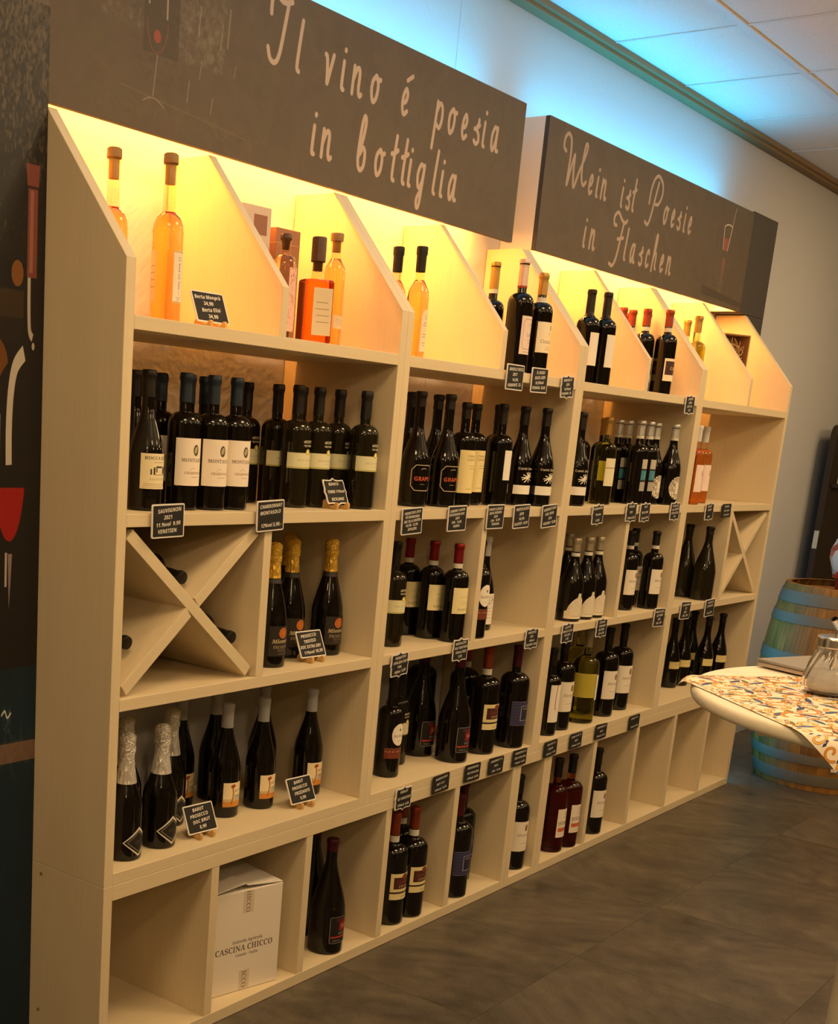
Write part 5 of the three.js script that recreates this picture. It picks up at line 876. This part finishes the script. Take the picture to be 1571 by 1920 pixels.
{ // sugar dispenser
  const t = thing('sugar_dispenser', 'fluted glass sugar dispenser with metal screw lid and spout', 'dispenser', null, [0.592, 1.1028, 1.3]);
  const line = (o) => new THREE.CatmullRomCurve3([[0.042, 0.004], [0.0455, 0.016], [0.0455, 0.03], [0.041, 0.052], [0.034, 0.074], [0.031, 0.086], [0.031, 0.09]].map((q) => new THREE.Vector3(q[0] - o, Math.max(q[1], o * 1.6), 0))).getPoints(24).map((q) => V2(q.x, q.y));
  const g = new THREE.LatheGeometry([V2(0, 0.0005), V2(0.034, 0), ...line(0), ...line(0.0028).reverse(), V2(0, 0.0045)], 112), p = g.attributes.position;
  for (let i = 0; i < p.count; i++) { const x = p.getX(i), y = p.getY(i), z = p.getZ(i), a = Math.atan2(z, x) + y * 6, k = y > 0.012 && y < 0.084 && Math.hypot(x, z) > 0.0285 ? 1 + 0.03 * Math.cos(14 * a) * Math.max(0, Math.min(1, (y - 0.012) / 0.015, (0.084 - y) / 0.01)) : 1; p.setX(i, x * k); p.setZ(i, z * k); }
  g.computeVertexNormals();
  part(t, 'glass', g, phys({ color: 0xffffff, transmission: 1, roughness: 0.02, ior: 1.5, thickness: 0.003, attenuationColor: lin(0.97, 0.97, 0.95), attenuationDistance: 0.1 }));
  part(t, 'sugar', new THREE.LatheGeometry([[0, 0.0055], [0.032, 0.0065], [0.038, 0.012], [0.0405, 0.02], [0.0405, 0.03], [0.038, 0.04], [0.02, 0.047], [0, 0.044]].map((q) => V2(...q)), 48), std({ color: lin(0.84, 0.8, 0.74), roughness: 0.95, bumpMap: crinkle, bumpScale: 0.001 }));
  const lid = [[0.0325, 0.088]]; for (let i = 0; i < 4; i++) lid.push([0.0345, 0.0885 + i * 0.004], [0.0332, 0.0905 + i * 0.004]); lid.push([0.034, 0.105], [0.031, 0.1085], [0.012, 0.1105], [0.0, 0.111]);
  part(t, 'lid', new THREE.LatheGeometry(lid.map((q) => V2(...q)), 48), mSteel);
  const sp = new THREE.CatmullRomCurve3([[0.004, 0.045, 0], [0.004, 0.11, 0], [0.003, 0.123, 0], [-0.006, 0.134, -0.004], [-0.013, 0.141, -0.007]].map((q) => new THREE.Vector3(...q)));
  part(t, 'spout', new THREE.TubeGeometry(sp, 24, 0.006, 16), mSteel);
}
// ---------------------------------------------------------------- barrel, board and bag at the end of the shelves
{
  const b = thing('wine_barrel', 'old oak wine barrel with grey metal hoops', 'barrel', null, [4.55, 0.001, 0.26]);
  const H = 0.95, rad = (y) => 0.285 + 0.062 * (1 - ((y - H / 2) / (H / 2)) ** 2);
  const oak = [0, 1, 2].map((k) => { const t = dataTex(128, 256, (u, v) => { const n = pn(u, v, 30, 3, 3.1 + k, 3), m = pn(u, v, 3, 4, 8.1 + k * 3, 3); const q = 150 + n * 34 + m * 60 - k * 5; return [q * 1.02, q * 0.70, q * 0.27]; }); return std({ map: t, roughness: 0.7 }); });
  const N = 24;
  for (let i = 0; i < N; i++) {
    const a0 = i / N * 2 * PI + 0.0012, a1 = (i + 1) / N * 2 * PI - 0.0012, ny = 10, p = [], uv = [], ix = [];
    for (let j = 0; j <= ny; j++) { const y = H * j / ny, r = rad(y); for (const [a, q] of [[a0, r - 0.022], [a0, r - 0.0006], [(a0 + a1) / 2, r + 0.002], [a1, r - 0.0006], [a1, r - 0.022]]) { p.push(Math.cos(a) * q, y, Math.sin(a) * q); uv.push(a * 0.9, y); } }
    for (let j = 0; j < ny; j++) for (let k = 0; k < 4; k++) { const q = j * 5 + k; ix.push(q, q + 5, q + 1, q + 1, q + 5, q + 6); }
    for (const j of [0, ny]) { const q = j * 5; if (j) ix.push(q, q + 4, q + 1, q + 1, q + 4, q + 3, q + 1, q + 3, q + 2); else ix.push(q, q + 1, q + 4, q + 1, q + 3, q + 4, q + 1, q + 2, q + 3); }
    const g = new THREE.BufferGeometry(); g.setAttribute('position', new THREE.Float32BufferAttribute(p, 3)); g.setAttribute('uv', new THREE.Float32BufferAttribute(uv, 2)); g.setIndex(ix);
    const q = g.toNonIndexed(); q.computeVertexNormals(); part(b, 'stave', q, oak[(i * 7) % 3]);
  }
  const mh = std({ color: lin(0.17, 0.145, 0.105), roughness: 0.75 });
  for (const [y0, y1] of [[0.03, 0.085], [0.13, 0.175], [0.31, 0.36], [0.59, 0.64], [0.775, 0.82], [0.865, 0.92]])
    part(b, 'hoop', new THREE.LatheGeometry([V2(rad(y0) - 0.002, y0), V2(rad(y0) + 0.004, y0), V2(rad(y1) + 0.004, y1), V2(rad(y1) - 0.002, y1)], 72), mh);
  for (let i = 0; i < 6; i++) { // boards of the head
    const x0 = -0.27 + i * 0.09, x1 = x0 + 0.089, xm = Math.max(Math.abs(x0), Math.abs(x1)), hz = Math.sqrt(Math.max(0.001, 0.262 ** 2 - Math.min(xm, 0.255) ** 2));
    const h0 = Math.sqrt(Math.max(0.0004, 0.264 ** 2 - x0 * x0)), h1 = Math.sqrt(Math.max(0.0004, 0.264 ** 2 - x1 * x1));
    const s = new THREE.Shape(); s.moveTo(x0, -h0); s.lineTo(x1, -h1); s.lineTo(x1, h1); s.lineTo(x0, h0); s.closePath();
    const g = new THREE.ExtrudeGeometry(s, { depth: 0.02, bevelEnabled: false }); g.rotateX(-PI / 2); g.translate(0, 0.90, 0); part(b, 'head_board', boxUV(g, 'z'), oak[i % 3]);
  }
  part(b, 'paper_label', box(-0.02, 0.02, -0.012, 0.012, 0, 0.001, 'y', 0), std({ color: lin(0.66, 0.62, 0.55), roughness: 0.8 }), [-0.275, 0.125, 0.155], [0, -1.03, 0.0]);
}
{ // dark menu board by the wall
  const t = thing('menu_board', 'dark brown standing board with rounded top and pale green sheet', 'board', null, [5.735, 0.001, -0.3]);
  const s = new THREE.Shape(), w = 0.62, h = 1.712, r = 0.07; s.moveTo(0, 0); s.lineTo(w, 0); s.lineTo(w, h - r); s.quadraticCurveTo(w, h, w - r, h); s.lineTo(r, h); s.quadraticCurveTo(0, h, 0, h - r); s.closePath();
  const mBr = std({ color: lin(0.022, 0.013, 0.007), roughness: 0.5 });
  part(t, 'panel', boxUV(new THREE.ExtrudeGeometry(s, { depth: 0.03, bevelEnabled: true, bevelSize: 0.002, bevelThickness: 0.002, bevelSegments: 1 }), 'y'), mBr, [0, 0, 0]);
  part(t, 'ledge', box(0.05, w - 0.05, 1.37, 1.392, 0.0325, 0.06, 'x', 0.003), mBr);
  const tex = canvasTex(256, 256, (g) => { g.fillStyle = '#cdd6bd'; g.fillRect(0, 0, 256, 256); g.fillStyle = '#6f8f3c'; g.fillRect(20, 196, 30, 20); for (let i = 0; i < 7; i++) { g.fillStyle = '#8fa08a'; g.fillRect(60, 30 + i * 24, 120 + rnd() * 50, 5); } });
  part(t, 'sheet', new THREE.PlaneGeometry(0.42, 0.27), std({ map: tex, roughness: 0.5 }), [0.355, 1.53, 0.0345]);
  part(t, 'side_clip', box(-0.0035, -0.0022, 1.03, 1.13, 0.002, 0.028, 'y', 0.0004), std({ color: lin(0.5, 0.55, 0.55), roughness: 0.4 }));
}
{ // wrapped bundle on the barrel
  const t = thing('gift_bundle', 'red pot wrapped in shiny foil with red flowers, on the barrel', 'gift', null, [4.52, 0.9215, 0.27]);
  const tex = canvasTex(512, 512, (g) => { g.fillStyle = '#d8cfca'; g.fillRect(0, 0, 512, 512); for (let i = 0; i < 40; i++) { g.fillStyle = ['#c0170e', '#9c0f0a', '#d8392a'][i % 3]; g.beginPath(); g.ellipse(rnd() * 512, rnd() * 512, 16 + rnd() * 26, 14 + rnd() * 22, rnd() * 3, 0, 7); g.fill(); } for (let i = 0; i < 40; i++) { g.fillStyle = ['#7f8f96', '#4f6a72', '#eee8e4'][i % 3]; g.fillRect(rnd() * 512, rnd() * 512, 8 + rnd() * 26, 4 + rnd() * 10); } });
  part(t, 'pot', new THREE.LatheGeometry([[0, 0], [0.062, 0], [0.068, 0.004], [0.08, 0.1], [0.082, 0.105], [0, 0.105]].map((q) => V2(...q)), 32), phys({ color: lin(0.30, 0.012, 0.012), roughness: 0.35 }));
  const g = new THREE.LatheGeometry([[0.083, 0.07], [0.098, 0.1], [0.118, 0.16], [0.105, 0.2], [0.085, 0.26], [0.075, 0.33], [0.06, 0.38], [0.035, 0.42], [0.06, 0.47], [0.075, 0.5]].map((q) => V2(...q)), 48), p = g.attributes.position;
  for (let i = 0; i < p.count; i++) { const x = p.getX(i), y = p.getY(i), z = p.getZ(i), a = Math.atan2(z, x), k = 1 + 0.16 * perlin.noise(Math.cos(a) * 2.4, y * 16, Math.sin(a) * 2.4) + 0.09 * perlin.noise(Math.cos(a) * 7, y * 34, Math.sin(a) * 7); p.setXYZ(i, x * k, y + 0.012 * perlin.noise(a * 2, y * 20, 3.3) * (Math.cos(a) > -0.99 ? 1 : 0), z * k); }
  g.computeVertexNormals();
  part(t, 'wrapping', g, phys({ map: tex, roughness: 0.22, clearcoat: 1, clearcoatRoughness: 0.1, side: THREE.DoubleSide }));
}

scene.traverse((o) => {
  if (o.isMesh) { o.castShadow = true; o.receiveShadow = true; }
  if (o.isPointLight) o.castShadow = true;
});
renderer.render(scene, camera);
